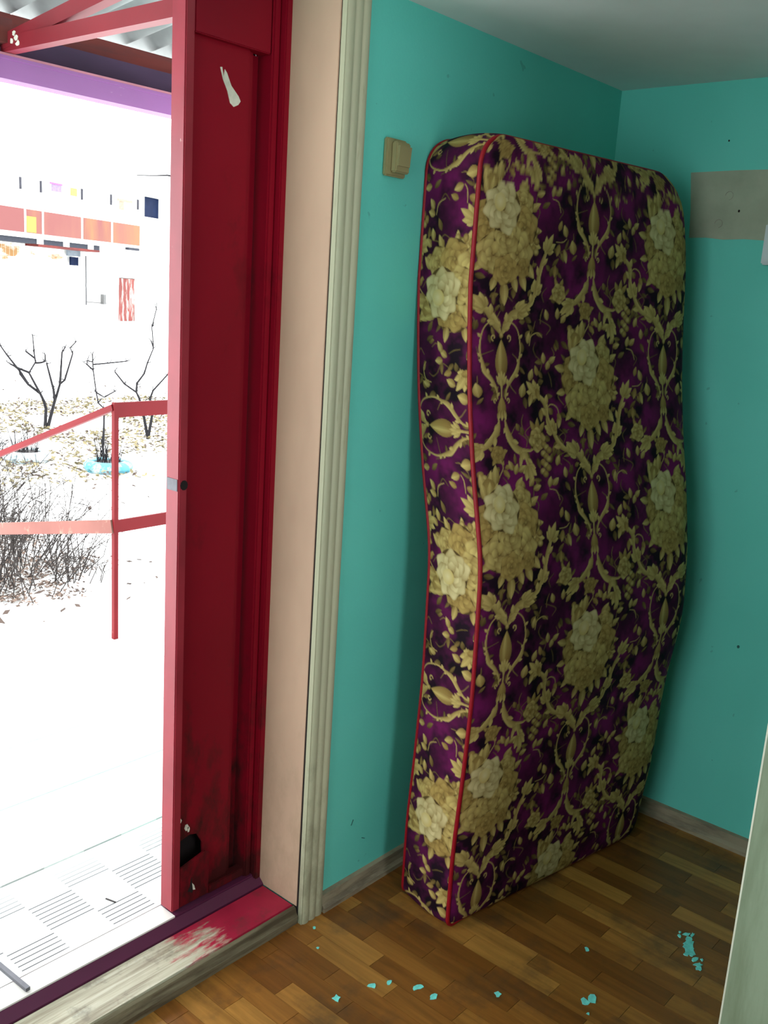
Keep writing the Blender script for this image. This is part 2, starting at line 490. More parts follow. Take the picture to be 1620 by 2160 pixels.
# ------------------------------------------------------------------ threshold and red door
thr = thing('threshold', 'worn wooden threshold, red paint left only towards the red door', 'threshold', (1.0, 1.55, 0))
def thr_mat():
    n = N('threshold_red_worn_to_wood')
    v = n.coord('Object')
    xyz = n.sep(v)
    f = n.noise(n.coord('Object', (2.5, 9, 9)), 3.5, 8, 0.65)
    e = n.math('ADD', n.math('MULTIPLY', n.math('SUBTRACT', xyz[0], 1.06), 3.0), n.math('MULTIPLY', n.math('SUBTRACT', f, 0.5), 1.6))
    red = n.ramp(n.noise(v, 9, 4), [(0.3, (0.33, 0.012, 0.04)), (0.7, (0.46, 0.022, 0.06))])
    grain = n.noise(n.coord('Object', (3, 60, 60)), 1.3, 6, .6)
    wood = n.ramp(grain, [(0.3, (0.20, 0.16, 0.10)), (0.55, (0.50, 0.46, 0.34)), (0.75, (0.62, 0.60, 0.50))])
    grime = n.ramp(n.noise(v, 14, 6, .7), [(0.55, (0, 0, 0)), (0.7, (1, 1, 1))])
    c = n.mix(n.ramp(e, [(0.4, (0, 0, 0)), (0.62, (1, 1, 1))]), wood, red)
    c = n.mix(n.math('MULTIPLY', grime, 0.5), c, (0.06, 0.045, 0.035))
    n.bump(grain, 0.25, 0.001)
    return n.fin(c, 0.5, 0.3)
mt_thr = thr_mat()
put(MB().box(.345, 1.506, 1.497, 1.612, 0.0, .046).obj('board', mt_thr, bevel=.004), thr)
nose = MB()
nose.prism([(1.497, 0.0), (1.482, 0.0), (1.480, .020), (1.486, .030), (1.489, .040), (1.497, .044)], 'x', .345, 1.506)
put(nose.obj('nosing', mt_greywood), thr)
put(MB().prism([(1.613, 0.0), (1.613, .048), (1.634, .066), (1.694, .066), (1.694, 0.0)], 'x', .345, 1.507).obj('outer_sill', mt_sill), thr)
for a, b_, mt_ in ((.345, 1.246, mt_sillcap), (1.2465, 1.507, mt_sill)):
    put(MB().prism([(1.636, .0662), (1.636, .0705), (1.693, .0705), (1.693, .0662)], 'x', a, b_).obj('sill_cap', mt_), thr)

door = thing('door_1', 'narrow dark red door leaf shut beside the open doorway', 'door', (1.26, 1.65, .075), kind='structure')
Yd = 1.645
LX0, LX1 = 1.243, 1.466
put(MB().box(LX0, LX0 + .023, Yd, Yd + .046, .075, 2.155).obj('edge_stile', mt_red_edge, bevel=.0025), door)
put(MB().box(LX0 + .023, LX1, Yd + .050, Yd + .056, .075, 2.155).obj('outer_skin', mt_black), door)  # skin blackened to give the shade seen through the torn corner
put(MB().box(LX0 + .023, LX1, Yd + .001, Yd + .034, 2.030, 2.155).obj('top_rail', mt_red, bevel=.002), door)
# infill panel with a torn corner at the bottom
pb = MB()
pb.prism([(LX0 + .023, .240), (LX0 + .036, .246), (LX0 + .062, .252), (LX0 + .082, .246), (LX0 + .100, .216), (LX0 + .102, .185), (LX0 + .104, .085), (LX1 - .045, .085), (LX1 - .045, 2.03), (LX0 + .023, 2.03)], 'y', Yd + .016, Yd + .022)
panel = put(pb.obj('panel', mt_red), door)
put(MB().prism([(LX0 + .023, .076), (LX0 + .112, .076), (LX0 + .112, .188), (LX0 + .098, .200), (LX0 + .023, .182)], 'y', Yd + .002, Yd + .007).obj('kick_plate', mt_red, bevel=.001), door)
put(MB().box(LX1 - .046, LX1 - .030, Yd + .022, Yd + .050, .075, 2.03).obj('hinge_stile', mt_red, bevel=.002), door)
put(MB().box(LX1 - .030, LX1, Yd + .042, Yd + .050, .075, 2.03).obj('hinge_flange', mt_red), door)
put(MB().box(LX0 + .113, 1.489, Yd + .004, Yd + .03, .0712, .094).obj('bottom_rail', mt_red, bevel=.002), door)
ys = Yd + .0148
sc_m = MB()
sc_m.prism([(1.342, 1.982), (1.347, 1.983), (1.351, 1.966), (1.354, 1.980), (1.360, 1.974), (1.372, 1.952), (1.392, 1.935), (1.398, 1.926), (1.392, 1.918), (1.380, 1.912), (1.370, 1.918), (1.362, 1.940), (1.350, 1.960)], 'y', ys, ys + .002)
o = put(sc_m.obj('paint_scrape', mt_white_scrape), door); o['label'] = 'bare whitish scrape in the red paint'
for (cx, cz, r) in ((1.294, .275, .006), (1.300, .268, .005), (1.275, .300, .004)):
    b = MB().prism([(cx + r * math.cos(i * 1.05) * rnd.uniform(.6, 1.2), cz + 1.6 * r * math.sin(i * 1.05)) for i in range(6)], 'y', ys, ys + .002)
    put(b.obj('paint_scrape', mt_white_scrape), door)
b = MB().prism([(1.290, .110), (1.296, .118), (1.301, .145), (1.304, .122), (1.310, .112), (1.303, .100), (1.298, .106)], 'y', Yd + .0012, Yd + .0025)
put(b.obj('torn_notch', mt_black), door)
b = MB().prism([(1.303, .128), (1.309, .120), (1.313, .106), (1.306, .108)], 'y', Yd + .0008, Yd + .0022)
put(b.obj('paint_scrape', mt_white_scrape), door)
# strike plate and latch hole on the leaf edge
sp = put(MB().box(LX0 - .0012, LX0 + .002, Yd + .004, Yd + .040, 1.108, 1.134).obj('strike_plate', mt_steel), door)
b = MB().prism([(LX0 + .014 + .010 * math.cos(i * .6283), 1.121 + .011 * math.sin(i * .6283)) for i in range(10)], 'y', Yd - .0012, Yd + .003)
put(b.obj('latch_hole', mt_black), door)

fr = thing('door_frame', 'dark red rebated door frame post between the leaf and the cream lining', 'door frame', (1.49, 1.66, .046), kind='structure')
put(MB().box(1.489, 1.5105, 1.627, 1.70, .046, DZ).obj('frame_post', mt_red, bevel=.003), fr)
put(MB().box(1.468, 1.489, 1.642, 1.70, .046, DZ).obj('frame_stop', mt_red, bevel=.004), fr)
struct(MB().box(DX0, DX0 + .05, 1.627, 1.70, .072, DZ), 'trim_4', mt_red, 'dark red frame post at the near side of the doorway', 'door frame')

# pale green door standing open close to the viewer
d2 = thing('door_2', 'pale grey-green door standing open close by, only its free edge seen', 'door', (1.46, .43, 0), kind='structure')
body = MB().box(1.452, 1.489, YR, .425, .006, 2.02)
put(body.obj('leaf', mt_door2), d2)
ep = [(1.452, .4252), (1.4535, .4285), (1.459, .430), (1.482, .430), (1.4875, .4285), (1.489, .4252)]
put(MB().prism(ep, 'z', .006, 2.02).obj('leaf_edge', mt_door2_edge), d2)

# light switch
cx, cz = 1.697, 1.847
sw = thing('light_switch', 'yellowed square light switch on the turquoise wall left of the mattress', 'light switch', (cx, YL, cz))
b = MB()
b.prism([(cx - .040, cz - .040), (cx + .028, cz - .040), (cx + .028, cz + .040), (cx - .040, cz + .040)], 'y', YL - .012, YL)
put(b.obj('base_plate', mt_switch, bevel=.003), sw)
b = MB().box(cx - .026, cx + .022, YL - .028, YL - .012, cz - .032, cz + .033)
put(b.obj('housing', mt_switch, bevel=.003), sw)
b = MB()
b.quad_box([(cx - .022, YL - .0310, cz - .018), (cx + .018, YL - .0310, cz - .018), (cx + .018, YL - .027, cz - .018), (cx - .022, YL - .027, cz - .018),
            (cx - .022, YL - .0340, cz + .024), (cx + .018, YL - .0340, cz + .024), (cx + .018, YL - .027, cz + .024), (cx - .022, YL - .027, cz + .024)])
put(b.obj('rocker', mt_switch), sw)

bx = thing('wall_box', 'pale plastic box corner on the far wall below the bare patch', 'electrical box', (XF, .92, 1.72))
put(MB().box(XF - .035, XF, .85, .994, 1.693, 1.80).obj('box_body', mt_box, bevel=.004), bx)
put(MB().box(XF - .040, XF - .035, .856, .988, 1.699, 1.794).obj('box_cover', mt_box, bevel=.002), bx)

# ------------------------------------------------------------------ mattress
TW, TH = 590, 675
tile = np.zeros((TH, TW, 3), np.float32)
rs = np.random.RandomState(3)
def vnoise(n, oct_):
    out = np.zeros((TH, TW), np.float32)
    for k_ in range(oct_):
        c = n * 2 ** k_
        g = rs.rand(c, c).astype(np.float32)
        yy = np.arange(TH) * c / TH; xx = np.arange(TW) * c / TW
        y0 = yy.astype(int); x0 = xx.astype(int)
        fy = (yy - y0)[:, None]; fx = (xx - x0)[None, :]
        fy = fy * fy * (3 - 2 * fy); fx = fx * fx * (3 - 2 * fx)
        y1, x1 = (y0 + 1) % c, (x0 + 1) % c
        out += (g[y0][:, x0] * (1 - fy) * (1 - fx) + g[y1][:, x0] * fy * (1 - fx) + g[y0][:, x1] * (1 - fy) * fx + g[y1][:, x1] * fy * fx) / 2 ** k_
    return out / sum(1 / 2 ** k_ for k_ in range(oct_))
nz = np.clip((vnoise(16, 4) - .32) / .36, 0, 1)[..., None]
nz2 = np.clip((vnoise(7, 2) - .3) / .4, 0, 1)[..., None]
tile[:] = np.array([.011, .002, .009]) * (1 - nz) + np.array([.132, .006, .074]) * nz
tile *= (.55 + .6 * nz2)

def stamp(x0, y0, x1, y1, fn):
    for ox, oy in ((0.0, 0.0), (295.0, 337.5)):
        ax, ay = int(math.floor(x0 + ox)) - 2, int(math.floor(y0 + oy)) - 2
        bx_, by_ = int(math.ceil(x1 + ox)) + 3, int(math.ceil(y1 + oy)) + 3
        X, Y = np.meshgrid(np.arange(ax, bx_), np.arange(ay, by_))
        al, col = fn(X - ox, Y - oy)
        iy, ix = Y % TH, X % TW
        al = np.clip(al, 0, 1)[..., None]
        tile[iy, ix] = tile[iy, ix] * (1 - al) + col * al
CA = np.array([.38, .255, .075]); CB = np.array([.53, .392, .132]); CC = np.array([.19, .11, .028]); CW = np.array([.64, .53, .27])
def lerp(a, b, t): return a * (1 - t)[..., None] + b * t[..., None]
def leaf(x, y, ang, L, W, c1=None, c2=None):
    c1 = CC if c1 is None else c1
    c2 = CB if c2 is None else c2
    ca, sa = math.cos(ang), math.sin(ang)
    def fn(X, Y):
        u = ((X - x) * ca + (Y - y) * sa) / L
        v = -(X - x) * sa + (Y - y) * ca
        uu = np.clip(u, 0, 1)
        h = W * np.sin(math.pi * uu ** .8) ** .9
        al = np.where((u > 0) & (u < 1), np.clip(h - np.abs(v) + .5, 0, 1), 0)
        t = np.clip(.25 + .8 * uu - .5 * np.abs(v) / (h + .6) + .25 * (v > 0), 0, 1)
        return al, lerp(c1, c2, t)
    r_ = L + W
    stamp(x - r_, y - r_, x + r_, y + r_, fn)
def blob(x, y, rx, ry, c1, c2, ang=0.0):
    ca, sa = math.cos(ang), math.sin(ang)
    def fn(X, Y):
        u = ((X - x) * ca + (Y - y) * sa) / rx
        v = (-(X - x) * sa + (Y - y) * ca) / ry
        d = np.sqrt(u * u + v * v)
        al = np.clip((1 - d) * min(rx, ry) + .5, 0, 1)
        t = np.clip(1.05 - d * .9 + .25 * v, 0, 1)
        return al, lerp(c1, c2, t)
    r_ = max(rx, ry)
    stamp(x - r_, y - r_, x + r_, y + r_, fn)
def flower(x, y, r, n, rot=0.0, cin=None, ctip=None, sq=1.0, centre=True):
    cin = CC if cin is None else cin
    ctip = CB if ctip is None else ctip
    blob(x, y, r * .98, r * .95 * sq, CC * .35, CC * .7)
    lays = ((1.0, n), (.74, max(n - 1, 5)), (.46, 5)) if r > 30 else ((1.0, n), (.55, 5))
    for lay, (q, k_) in enumerate(lays):
        for i in range(k_):
            h = math.sin(i * 12.9898 + x * 3.7 + y * 1.3 + lay * 7.1) * 43758.5453
            h -= math.floor(h)
            a = rot + lay * .6 + 2 * math.pi * (i + .5 * (h - .5)) / k_
            jx = .86 + .30 * h
            px, py = x + .54 * r * q * math.cos(a) * jx, y + .54 * r * q * math.sin(a) * sq * jx
            R1, R2 = .50 * r * q, .50 * r * q * (6.0 / k_) ** .7
            ca, sa = math.cos(a), math.sin(a)
            br = .80 + .32 * h + .10 * math.sin(a - .9)
            def fn(X, Y, px=px, py=py, R1=R1, R2=R2, ca=ca, sa=sa, lay=lay, br=br):
                u = ((X - px) * ca + (Y - py) * sa) / R1
                v = (-(X - px) * sa + (Y - py) * ca) / R2
                d = np.sqrt(u * u + v * v) - .06 * np.cos(5 * np.arctan2(v, u))
                al = np.clip((1 - d) * R2 + .5, 0, 1)
                t = np.clip((.48 + .50 * u - .25 * np.abs(v) ** 2 + .07 * lay) * br, 0, 1) * np.clip(3.0 - 2.5 * d, .35, 1)
                return al, lerp(cin, ctip, t)
            stamp(px - R1 * 1.1 - 1, py - R1 * 1.1 - 1, px + R1 * 1.1 + 1, py + R1 * 1.1 + 1, fn)
    if centre: blob(x, y, r * .12, r * .12, CC * .6, CA)
def curve(pts, k_=10):
    P = [np.array(p, float) for p in pts]
    P = [2 * P[0] - P[1]] + P + [2 * P[-1] - P[-2]]
    out = []
    for i in range(1, len(P) - 2):
        for j in range(k_):
            t = j / k_
            a, b, c, d = P[i - 1], P[i], P[i + 1], P[i + 2]
            out.append(.5 * ((2 * b) + (c - a) * t + (2 * a - 5 * b + 4 * c - d) * t * t + (3 * b - a - 3 * c + d) * t ** 3))
    out.append(P[-2])
    return out
def stroke(pts, ws, c1=None, c2=None, k_=8):
    c1 = CC if c1 is None else c1
    c2 = CB if c2 is None else c2
    C = curve(pts, k_)
    n = len(C)
    wd = np.interp(np.linspace(0, 1, n), np.linspace(0, 1, len(ws)), ws)
    A = np.array(C)
    def fn(X, Y):
        best = np.full(X.shape, 1e9); sd = np.zeros(X.shape)
        for i in range(n - 1):
            a, b = A[i], A[i + 1]
            d = b - a; L2 = d @ d + 1e-9
            t = np.clip(((X - a[0]) * d[0] + (Y - a[1]) * d[1]) / L2, 0, 1)
            qx, qy = X - a[0] - t * d[0], Y - a[1] - t * d[1]
            dist = np.sqrt(qx * qx + qy * qy) - (wd[i] + (wd[i + 1] - wd[i]) * t)
            s_ = (qx * d[1] - qy * d[0]) / math.sqrt(L2) / (wd[i] + .5)
            mk = dist < best
            best = np.where(mk, dist, best); sd = np.where(mk, s_, sd)
        return np.clip(.5 - best, 0, 1), lerp(c1, c2, np.clip(.62 + .4 * sd, 0, 1))
    mw = max(ws) + 2
    stamp(A[:, 0].min() - mw, A[:, 1].min() - mw, A[:, 0].max() + mw, A[:, 1].max() + mw, fn)
    return C
def acanthus(pts, ws, every=5, bl=18, bw=5.0, spread=.75, tip=True):
    C = stroke(pts, ws)
    n = len(C)
    for k2, i in enumerate(range(3, n - 2, every)):
        d = C[min(i + 1, n - 1)] - C[i - 1]
        a = math.atan2(d[1], d[0])
        f = .6 + .5 * math.sin(math.pi * i / n)
        sgn = 1 if k2 % 2 else -1
        leaf(C[i][0], C[i][1], a + sgn * spread, bl * f, bw * f, CA * .8, CB)
    d = C[-1] - C[-2]
    a = math.atan2(d[1], d[0])
    if tip:
        ex, ey = C[-1][0] - 8 * math.cos(a), C[-1][1] - 8 * math.sin(a)
        for s_, q in ((-1.15, .7), (1.0, .65), (-.6, 1.0), (.5, .95), (-.05, 1.25)):
            leaf(ex, ey, a + s_, bl * 1.5 * q, bw * 1.45, CA * .75, CB)
def curl(x, y, r, s_, w_=1.5):
    pts = [(x + s_ * (r - .11 * r * i) * math.cos(.75 * i - 1.3), y + (r - .11 * r * i) * math.sin(.75 * i - 1.3)) for i in range(8)]
    stroke(pts, [w_, w_ * 1.3, w_], CA * .8, CB, 5)
# faint undergrowth first
fq = random.Random(21)
for i in range(150):
    fx_, fy_ = fq.uniform(-147, 147), fq.uniform(-337, 337)
    kk = fq.uniform(.35, .75)
    if i % 3: leaf(fx_, fy_, fq.uniform(0, 6.28), fq.uniform(16, 30), fq.uniform(4, 8), CC * kk * .7, CA * kk)
    else: stroke([(fx_, fy_), (fx_ + fq.uniform(-20, 20), fy_ + 18), (fx_ + fq.uniform(-30, 30), fy_ + 34)], [1, 1.4, .8], CC * kk, CA * kk)
for sx in (-1, 1):
    # stems that run from the joint up around the bouquet
    q = 1 if sx > 0 else 0
    acanthus([(sx * 4, 64), (sx * 16, 82), (sx * 34, 104), (sx * 58, 122 - 6 * q)], [4, 11, 10, 5], 6, 24, 7.5)
    if q:
        acanthus([(64, 116), (92, 134), (106, 168)], [3, 7, 3], 5, 20, 6.5)
        acanthus([(106, 150), (112, 190), (122, 226), (138, 262)], [2.5, 6, 6.5, 3], 6, 24, 6, .55)
    else:
        acanthus([(-60, 116), (-104, 136), (-134, 178)], [3, 7.5, 4], 5, 22, 6.5)
        acanthus([(-128, 166), (-146, 206), (-152, 238), (-186, 266)], [2.5, 5, 7, 4], 6, 24, 6.5, .6)
        stroke([(-150, 224), (-132, 236), (-112, 228), (-104, 206)], [1.3, 1.6, 1.2])
        leaf(-106, 208, -1.7, 30, 8); leaf(-112, 214, -.9, 22, 7, CC, CA)
    # ogee ring around the vase
    stroke([(sx * 6, 80), (sx * 28, 88), (sx * 52, 70), (sx * 62, 30), (sx * 56, -6)], [1.2, 1.5, 1.7, 2.2, 3.0])
    acanthus([(sx * 58, 6), (sx * 50, -22), (sx * 30, -44), (sx * 16, -64), (sx * 12, -86)], [2.2, 6.5, 5, 2.6, 1.6], 9, 15, 4.5, 2.4, False)
    for yy_ in (52, 8): leaf(sx * 58, yy_, 1.57 - sx * .9, 13, 4, CA * .8, CB)
    curl(sx * 19, -90, 6, sx, 1.4)
    curl(sx * 23, 52, 8, sx, 1.5)
    # legs below the pod
    if q:
        acanthus([(9, -136), (20, -172), (44, -202), (72, -216), (84, -252)], [2, 9, 9, 8, 3], 8, 24, 6.5, .7)
        leaf(62, -212, -1.8, 40, 6, CA * .8, CB)
        stroke([(66, -206), (92, -208), (106, -196)], [4, 3, 1.4])
    else:
        acanthus([(-9, -136), (-16, -160), (-42, -188), (-72, -206)], [2, 8.5, 8, 4], 8, 24, 6.5, .7)
        leaf(-74, -204, -2.4, 36, 6, CA * .8, CB); leaf(-60, -196, -1.9, 30, 5, CA * .8, CB)
    # tear drops and leaf sprays around the ring
    leaf(sx * 64, -84, 1.57 - sx * .25, 34, 12, CC, CB)
    leaf(sx * 92, -46, 1.2 if sx > 0 else 1.94, 30, 9, CC, CB)
    stroke([(sx * 92, -50), (sx * 104, -58), (sx * 128, -60)], [1.0, 1.3, 1.0])
    leaf(sx * 100, -74, -1.9 if sx > 0 else -1.24, 34, 8, CC, CB)
    leaf(sx * 116, -64, -1.3 if sx > 0 else -1.84, 30, 8, CC, CA)
    leaf(sx * 120, -34, 1.9 if sx > 0 else 1.24, 26, 7, CC, CA)
    leaf(sx * 128, -112, -1.57, 30, 7, CC, CA)
# joint, bulb, stem and pod of the vase motif
blob(0, 58, 6, 8, CC, CB)
leaf(0, -44, 1.5708, 92, 19, CC, CA * 1.05)
leaf(-3, -40, 1.5708, 80, 8, CC * 1.2, CB)
for a, L_ in ((-.55, 26), (-.27, 31), (0, 34), (.27, 31), (.55, 26)):
    leaf(a * 5, -56, 1.5708 - a, L_, 5.5, CA * .7, CB)
stroke([(0, -48), (0, -66), (0, -90)], [5.5, 2.2, 2.8])
leaf(0, -132, 1.5708, 52, 13, CC, CA)
for a in (-.5, 0, .5):
    leaf(a * 12, -112, -1.5708 + a * .5, 25, 6, CC, CB)
# small flowers, buds and berry sprays between the columns
for a in (.9, 1.5, 2.1): leaf(112 + 10 * math.cos(a), -178 + 14 * math.sin(a), a, 32, 7, CC, CA)
flower(112, -184, 27, 6, .3)
for a in (-2.2, -1.0, .2, 2.6): leaf(-16 + 12 * math.cos(a), -212 + 12 * math.sin(a), a, 20, 6, CC, CA)
flower(-16, -214, 22, 6, .1, CC, CA)
leaf(-42, -300, 1.5708, 52, 12, CC, CB)
stroke([(-10, -226), (-2, -244), (-14, -262), (-22, -276)], [1.2, 1.5, 1.0])
leaf(-2, -250, -.7, 26, 7, CC, CA); leaf(4, -246, .3, 20, 6, CC, CA)
for a in (1.2, 2.0, 3.6): leaf(-110 + 10 * math.cos(a), -176 + 10 * math.sin(a), a, 26, 6, CC, CA)
flower(-110, -178, 23, 6, .7, CC, CB)
for i in range(11): blob(142 + (i % 3 - 1) * 9 - i * .6, -196 - i * 7, 9, 8, CC * .8, CB if i % 2 else CA)
for i in range(8): blob(-62 + (i % 3 - 1) * 8 + i, -258 - i * 8, 8.5, 8, CC * .8, CB if i % 2 else CA)
for (lx, ly, a) in ((150, -20, 1.1), (142, -6, 1.7), (158, -4, .6), (-150, 40, 1.3), (-138, 44, .7), (36, -262, 1.2), (48, -256, .5), (30, -252, 2.1), (-122, 90, 1.2), (150, 96, 1.9), (86, 40, 1.4), (-92, 60, 1.7), (80, -292, .9), (92, -300, .3), (60, -300, 1.8), (-100, -246, .9), (-112, -238, 1.6)):
    leaf(lx, ly, a, 27, 8, CC, CA if int(lx) % 2 else CB)
stroke([(92, 36), (98, 58), (120, 66), (134, 56)], [1.0, 1.4, 1.0])
stroke([(-150, 36), (-128, 30), (-118, 8)], [1.0, 1.4, 1.0])
# the bouquet above the joint
by = 287
for (lx, ly, a, L_, W_) in ((-58, by + 88, 1.9, 46, 11), (-30, by + 104, 1.5, 48, 12), (34, by + 88, .9, 40, 10), (70, by + 52, .5, 40, 9), (-80, by + 30, 2.9, 38, 10), (-78, by - 20, 3.3, 34, 9), (78, by - 20, -.2, 36, 10), (66, by - 66, -.8, 44, 12), (-58, by - 66, 3.9, 36, 9), (4, by - 108, -1.5, 56, 13), (-22, by - 98, -1.9, 36, 10), (30, by - 96, -1.2, 38, 10), (84, by + 8, .1, 30, 8), (52, by - 88, -1.1, 44, 11)):
    leaf(lx, ly, a, L_, W_, CC, CB)
blob(-50, by + 94, 21, 27, CC * .8, CA)
for a in (-.5, 0, .5): leaf(-50 + a * 20, by + 70, 1.5 - a * .6, 44, 9, CC, CB)
for i in range(9): blob(80 + (i % 3) * 9, by + 26 - i * 8, 9, 8, CC * .7, CA if i % 2 else CB)
for (fx, fy, r_, n_, ci, ct) in ((48, by + 66, 34, 6, CC, CB), (56, by + 14, 42, 6, CC * .9, CA * 1.15), (-52, by + 4, 42, 6, CC * .9, CA * 1.15), (36, by - 44, 48, 7, CC, CB), (-34, by - 50, 46, 6, CC, CB), (4, by - 84, 34, 6, CC * .9, CA * 1.15), (58, by - 76, 22, 5, CC, CA), (2, by - 10, 40, 6, CC, CB), (-62, by + 42, 24, 5, CC, CA)):
    flower(fx, fy, r_, n_, fx * .1, ci, ct, 1.0)
flower(-14, by + 50, 54, 8, .2, CA * .7, CW, 1.0)
blob(-24, by + 62, 17, 20, CB, CW)
blob(-30, by - 36, 10, 13, CA, CB)
tile = np.clip(tile, 0, 1)

def sample(fx, fy):
    """bilinear colour of the fabric; fx, fy in metres"""
    X = (fx * 1000.0) % TW
    Y = (fy * 1000.0) % TH
    x0 = np.floor(X).astype(int); y0 = np.floor(Y).astype(int)
    tx = (X - x0)[..., None]; ty = (Y - y0)[..., None]
    x0 %= TW; y0 %= TH
    x1, y1 = (x0 + 1) % TW, (y0 + 1) % TH
    return (tile[y0, x0] * (1 - tx) * (1 - ty) + tile[y0, x1] * tx * (1 - ty) + tile[y1, x0] * (1 - tx) * ty + tile[y1, x1] * tx * ty)

mt_fab = N('damask_fabric')
at = mt_fab.new('ShaderNodeAttribute', attribute_name='Col')
wv = mt_fab.noise(mt_fab.coord('Object'), 420.0, 2)
mt_fab.bump(wv, 0.12, 0.0006)
mt_fab = mt_fab.fin(at.outputs['Color'], 0.75, 0.15)

P0 = np.array([1.762, 1.205]); WD = np.array([.987, -.163]); ND = np.array([-.163, -.987])
ML, MH, MT = .775, 1.905, .173
NZ = np.array([0, .213, .412, .625, .837, .950, 1.036, 1.163, 1.322, 1.481, 1.626, 1.788, 1.905])
NN = np.array([0, -.002, .009, .016, .011, .007, -.013, -.045, -.075, -.094, -.106, -.111, -.100])
FZ = np.array([0, .104, .267, .495, .721, .885, 1.068, 1.222, 1.376, 1.503, 1.679, 1.815, 1.905])
FN = np.array([0, .011, .029, .035, .064, .054, .023, -.012, -.040, -.055, -.072, -.100, -.131])
zz = np.linspace(0, 1.905, 400)
def smooth(y, k_=25):
    ker = np.ones(k_) / k_
    yp = np.concatenate([2 * y[0] - y[k_:0:-1], y, 2 * y[-1] - y[-2:-k_ - 2:-1]])
    return np.convolve(yp, ker, 'same')[k_:-k_]
nearp, farp = np.maximum(smooth(np.interp(zz, NZ, NN)), -.1025), smooth(np.interp(zz, FZ, FN))
def prof_n(s_, z_):
    t = s_ / ML
    return (1 - t) * np.interp(z_, zz, nearp) + t * np.interp(z_, zz, farp)
def pos(s_, z_, k_):
    """s along the width, z up, k depth behind the front edge"""
    nv = prof_n(s_, z_) - k_
    return np.stack([P0[0] + WD[0] * s_ + ND[0] * nv, P0[1] + WD[1] * s_ + ND[1] * nv, z_ + .0062], -1)
RT_N, RT_F, RB = .075, .105, .022      # corner radii: top near, top far, bottom
def s_left(z_):
    d = np.clip(z_ - (MH - RT_N), 0, RT_N); e = np.clip(RB - z_, 0, RB)
    return RT_N - np.sqrt(RT_N ** 2 - d ** 2) + RB - np.sqrt(RB ** 2 - e ** 2)
def s_right(z_):
    rb = .05
    d = np.clip(z_ - (MH - RT_F), 0, RT_F); e = np.clip(rb - z_, 0, rb)
    return ML - (RT_F - np.sqrt(RT_F ** 2 - d ** 2)) - (rb - np.sqrt(rb ** 2 - e ** 2))
def grid_mesh(name, V, C, parent):
    nr, nc = V.shape[:2]
    idx = np.arange(nr * nc).reshape(nr, nc)
    F = np.stack([idx[:-1, :-1], idx[:-1, 1:], idx[1:, 1:], idx[1:, :-1]], -1).reshape(-1, 4)
    me = bpy.data.meshes.new(name)
    me.vertices.add(nr * nc)
    me.vertices.foreach_set('co', V.reshape(-1).astype(np.float32))
    me.loops.add(F.size)
    me.loops.foreach_set('vertex_index', F.reshape(-1).astype(np.int32))
    me.polygons.add(len(F))
    me.polygons.foreach_set('loop_start', np.arange(0, F.size, 4, dtype=np.int32))
    me.polygons.foreach_set('use_smooth', np.ones(len(F), dtype=bool))
    me.update(calc_edges=True)
    ca = me.color_attributes.new('Col', 'FLOAT_COLOR', 'POINT')
    rgba = np.ones((nr * nc, 4), np.float32)
    rgba[:, :3] = C.reshape(-1, 3)
    ca.data.foreach_set('color', rgba.reshape(-1))
    me.materials.append(mt_fab)
    o = bpy.data.objects.new(name, me)
    COL.objects.link(o)
    return put(o, parent)

mat_o = thing('mattress', 'purple damask mattress with gold flowers standing on end, bowed, against the wall', 'mattress', (2.14, 1.22, 0))
def cap(name, rows, cols, back):
    th = np.linspace(0, 1, 24)
    zr = np.concatenate([np.linspace(0, MH - .11, rows)[:-1], MH - .11 + .11 * np.sin(th * math.pi / 2)])
    a, b = s_left(zr), s_right(zr)
    t = np.linspace(0, 1, cols)
    S = a[:, None] + (b - a)[:, None] * t[None]
    Zm = np.repeat(zr[:, None], cols, 1)
    ed = np.minimum(np.minimum(S - a[:, None], b[:, None] - S), np.minimum(Zm, MH - Zm))
    bul = .0125 * (1 - np.exp(-np.clip(ed, 0, 1) / .022)) + .0025 * np.sin(S * 19 + Zm * 7) * np.sin(Zm * 13 - S * 5) * np.clip(ed / .05, 0, 1)
    V = pos(S, Zm, (MT + bul * .3) if back else -bul)
    C = sample(S - .085, Zm - 1.413)
    if back: V, C = V[:, ::-1], C[:, ::-1]
    grid_mesh(name, V, C, mat_o)
cap('front_panel', 900, 372, False)
cap('back_panel', 80, 34, True)
# outline loop, clockwise from the bottom near corner
def arc(cx_, cz_, r_, a0, a1, n_): return [(cx_ + r_ * math.cos(a), cz_ + r_ * math.sin(a)) for a in np.linspace(a0, a1, n_)]
pi = math.pi
OL = arc(RB, RB, RB, 1.5 * pi, pi, 14)[:-1]
OL += [(0.0, z_) for z_ in np.linspace(RB, MH - RT_N, 820)[:-1]]
OL += arc(RT_N, MH - RT_N, RT_N, pi, pi / 2, 54)[:-1]
OL += [(s_, MH) for s_ in np.linspace(RT_N, ML - RT_F, 70)[:-1]]
OL += arc(ML - RT_F, MH - RT_F, RT_F, pi / 2, 0, 24)[:-1]
OL += [(ML, z_) for z_ in np.linspace(MH - RT_F, .05, 150)[:-1]]
OL += arc(ML - .05, .05, .05, 0, -pi / 2, 10)[:-1]
OL += [(s_, 0.0) for s_ in np.linspace(ML - .05, RB, 60)]
OL = np.array(OL)
TG = np.roll(OL, -1, 0) - np.roll(OL, 1, 0)
TG[0] = OL[1] - OL[0]; TG[-1] = OL[-1] - OL[-2]
TG /= np.linalg.norm(TG, axis=1)[:, None]
OUT = np.stack([-TG[:, 1], TG[:, 0]], -1)          # outward for this winding
arcl = np.concatenate([[0], np.cumsum(np.linalg.norm(np.diff(OL, axis=0), axis=1))])
kd = np.linspace(0, MT, 84)
bb = .009 * np.sin(np.pi * kd / MT) ** .7
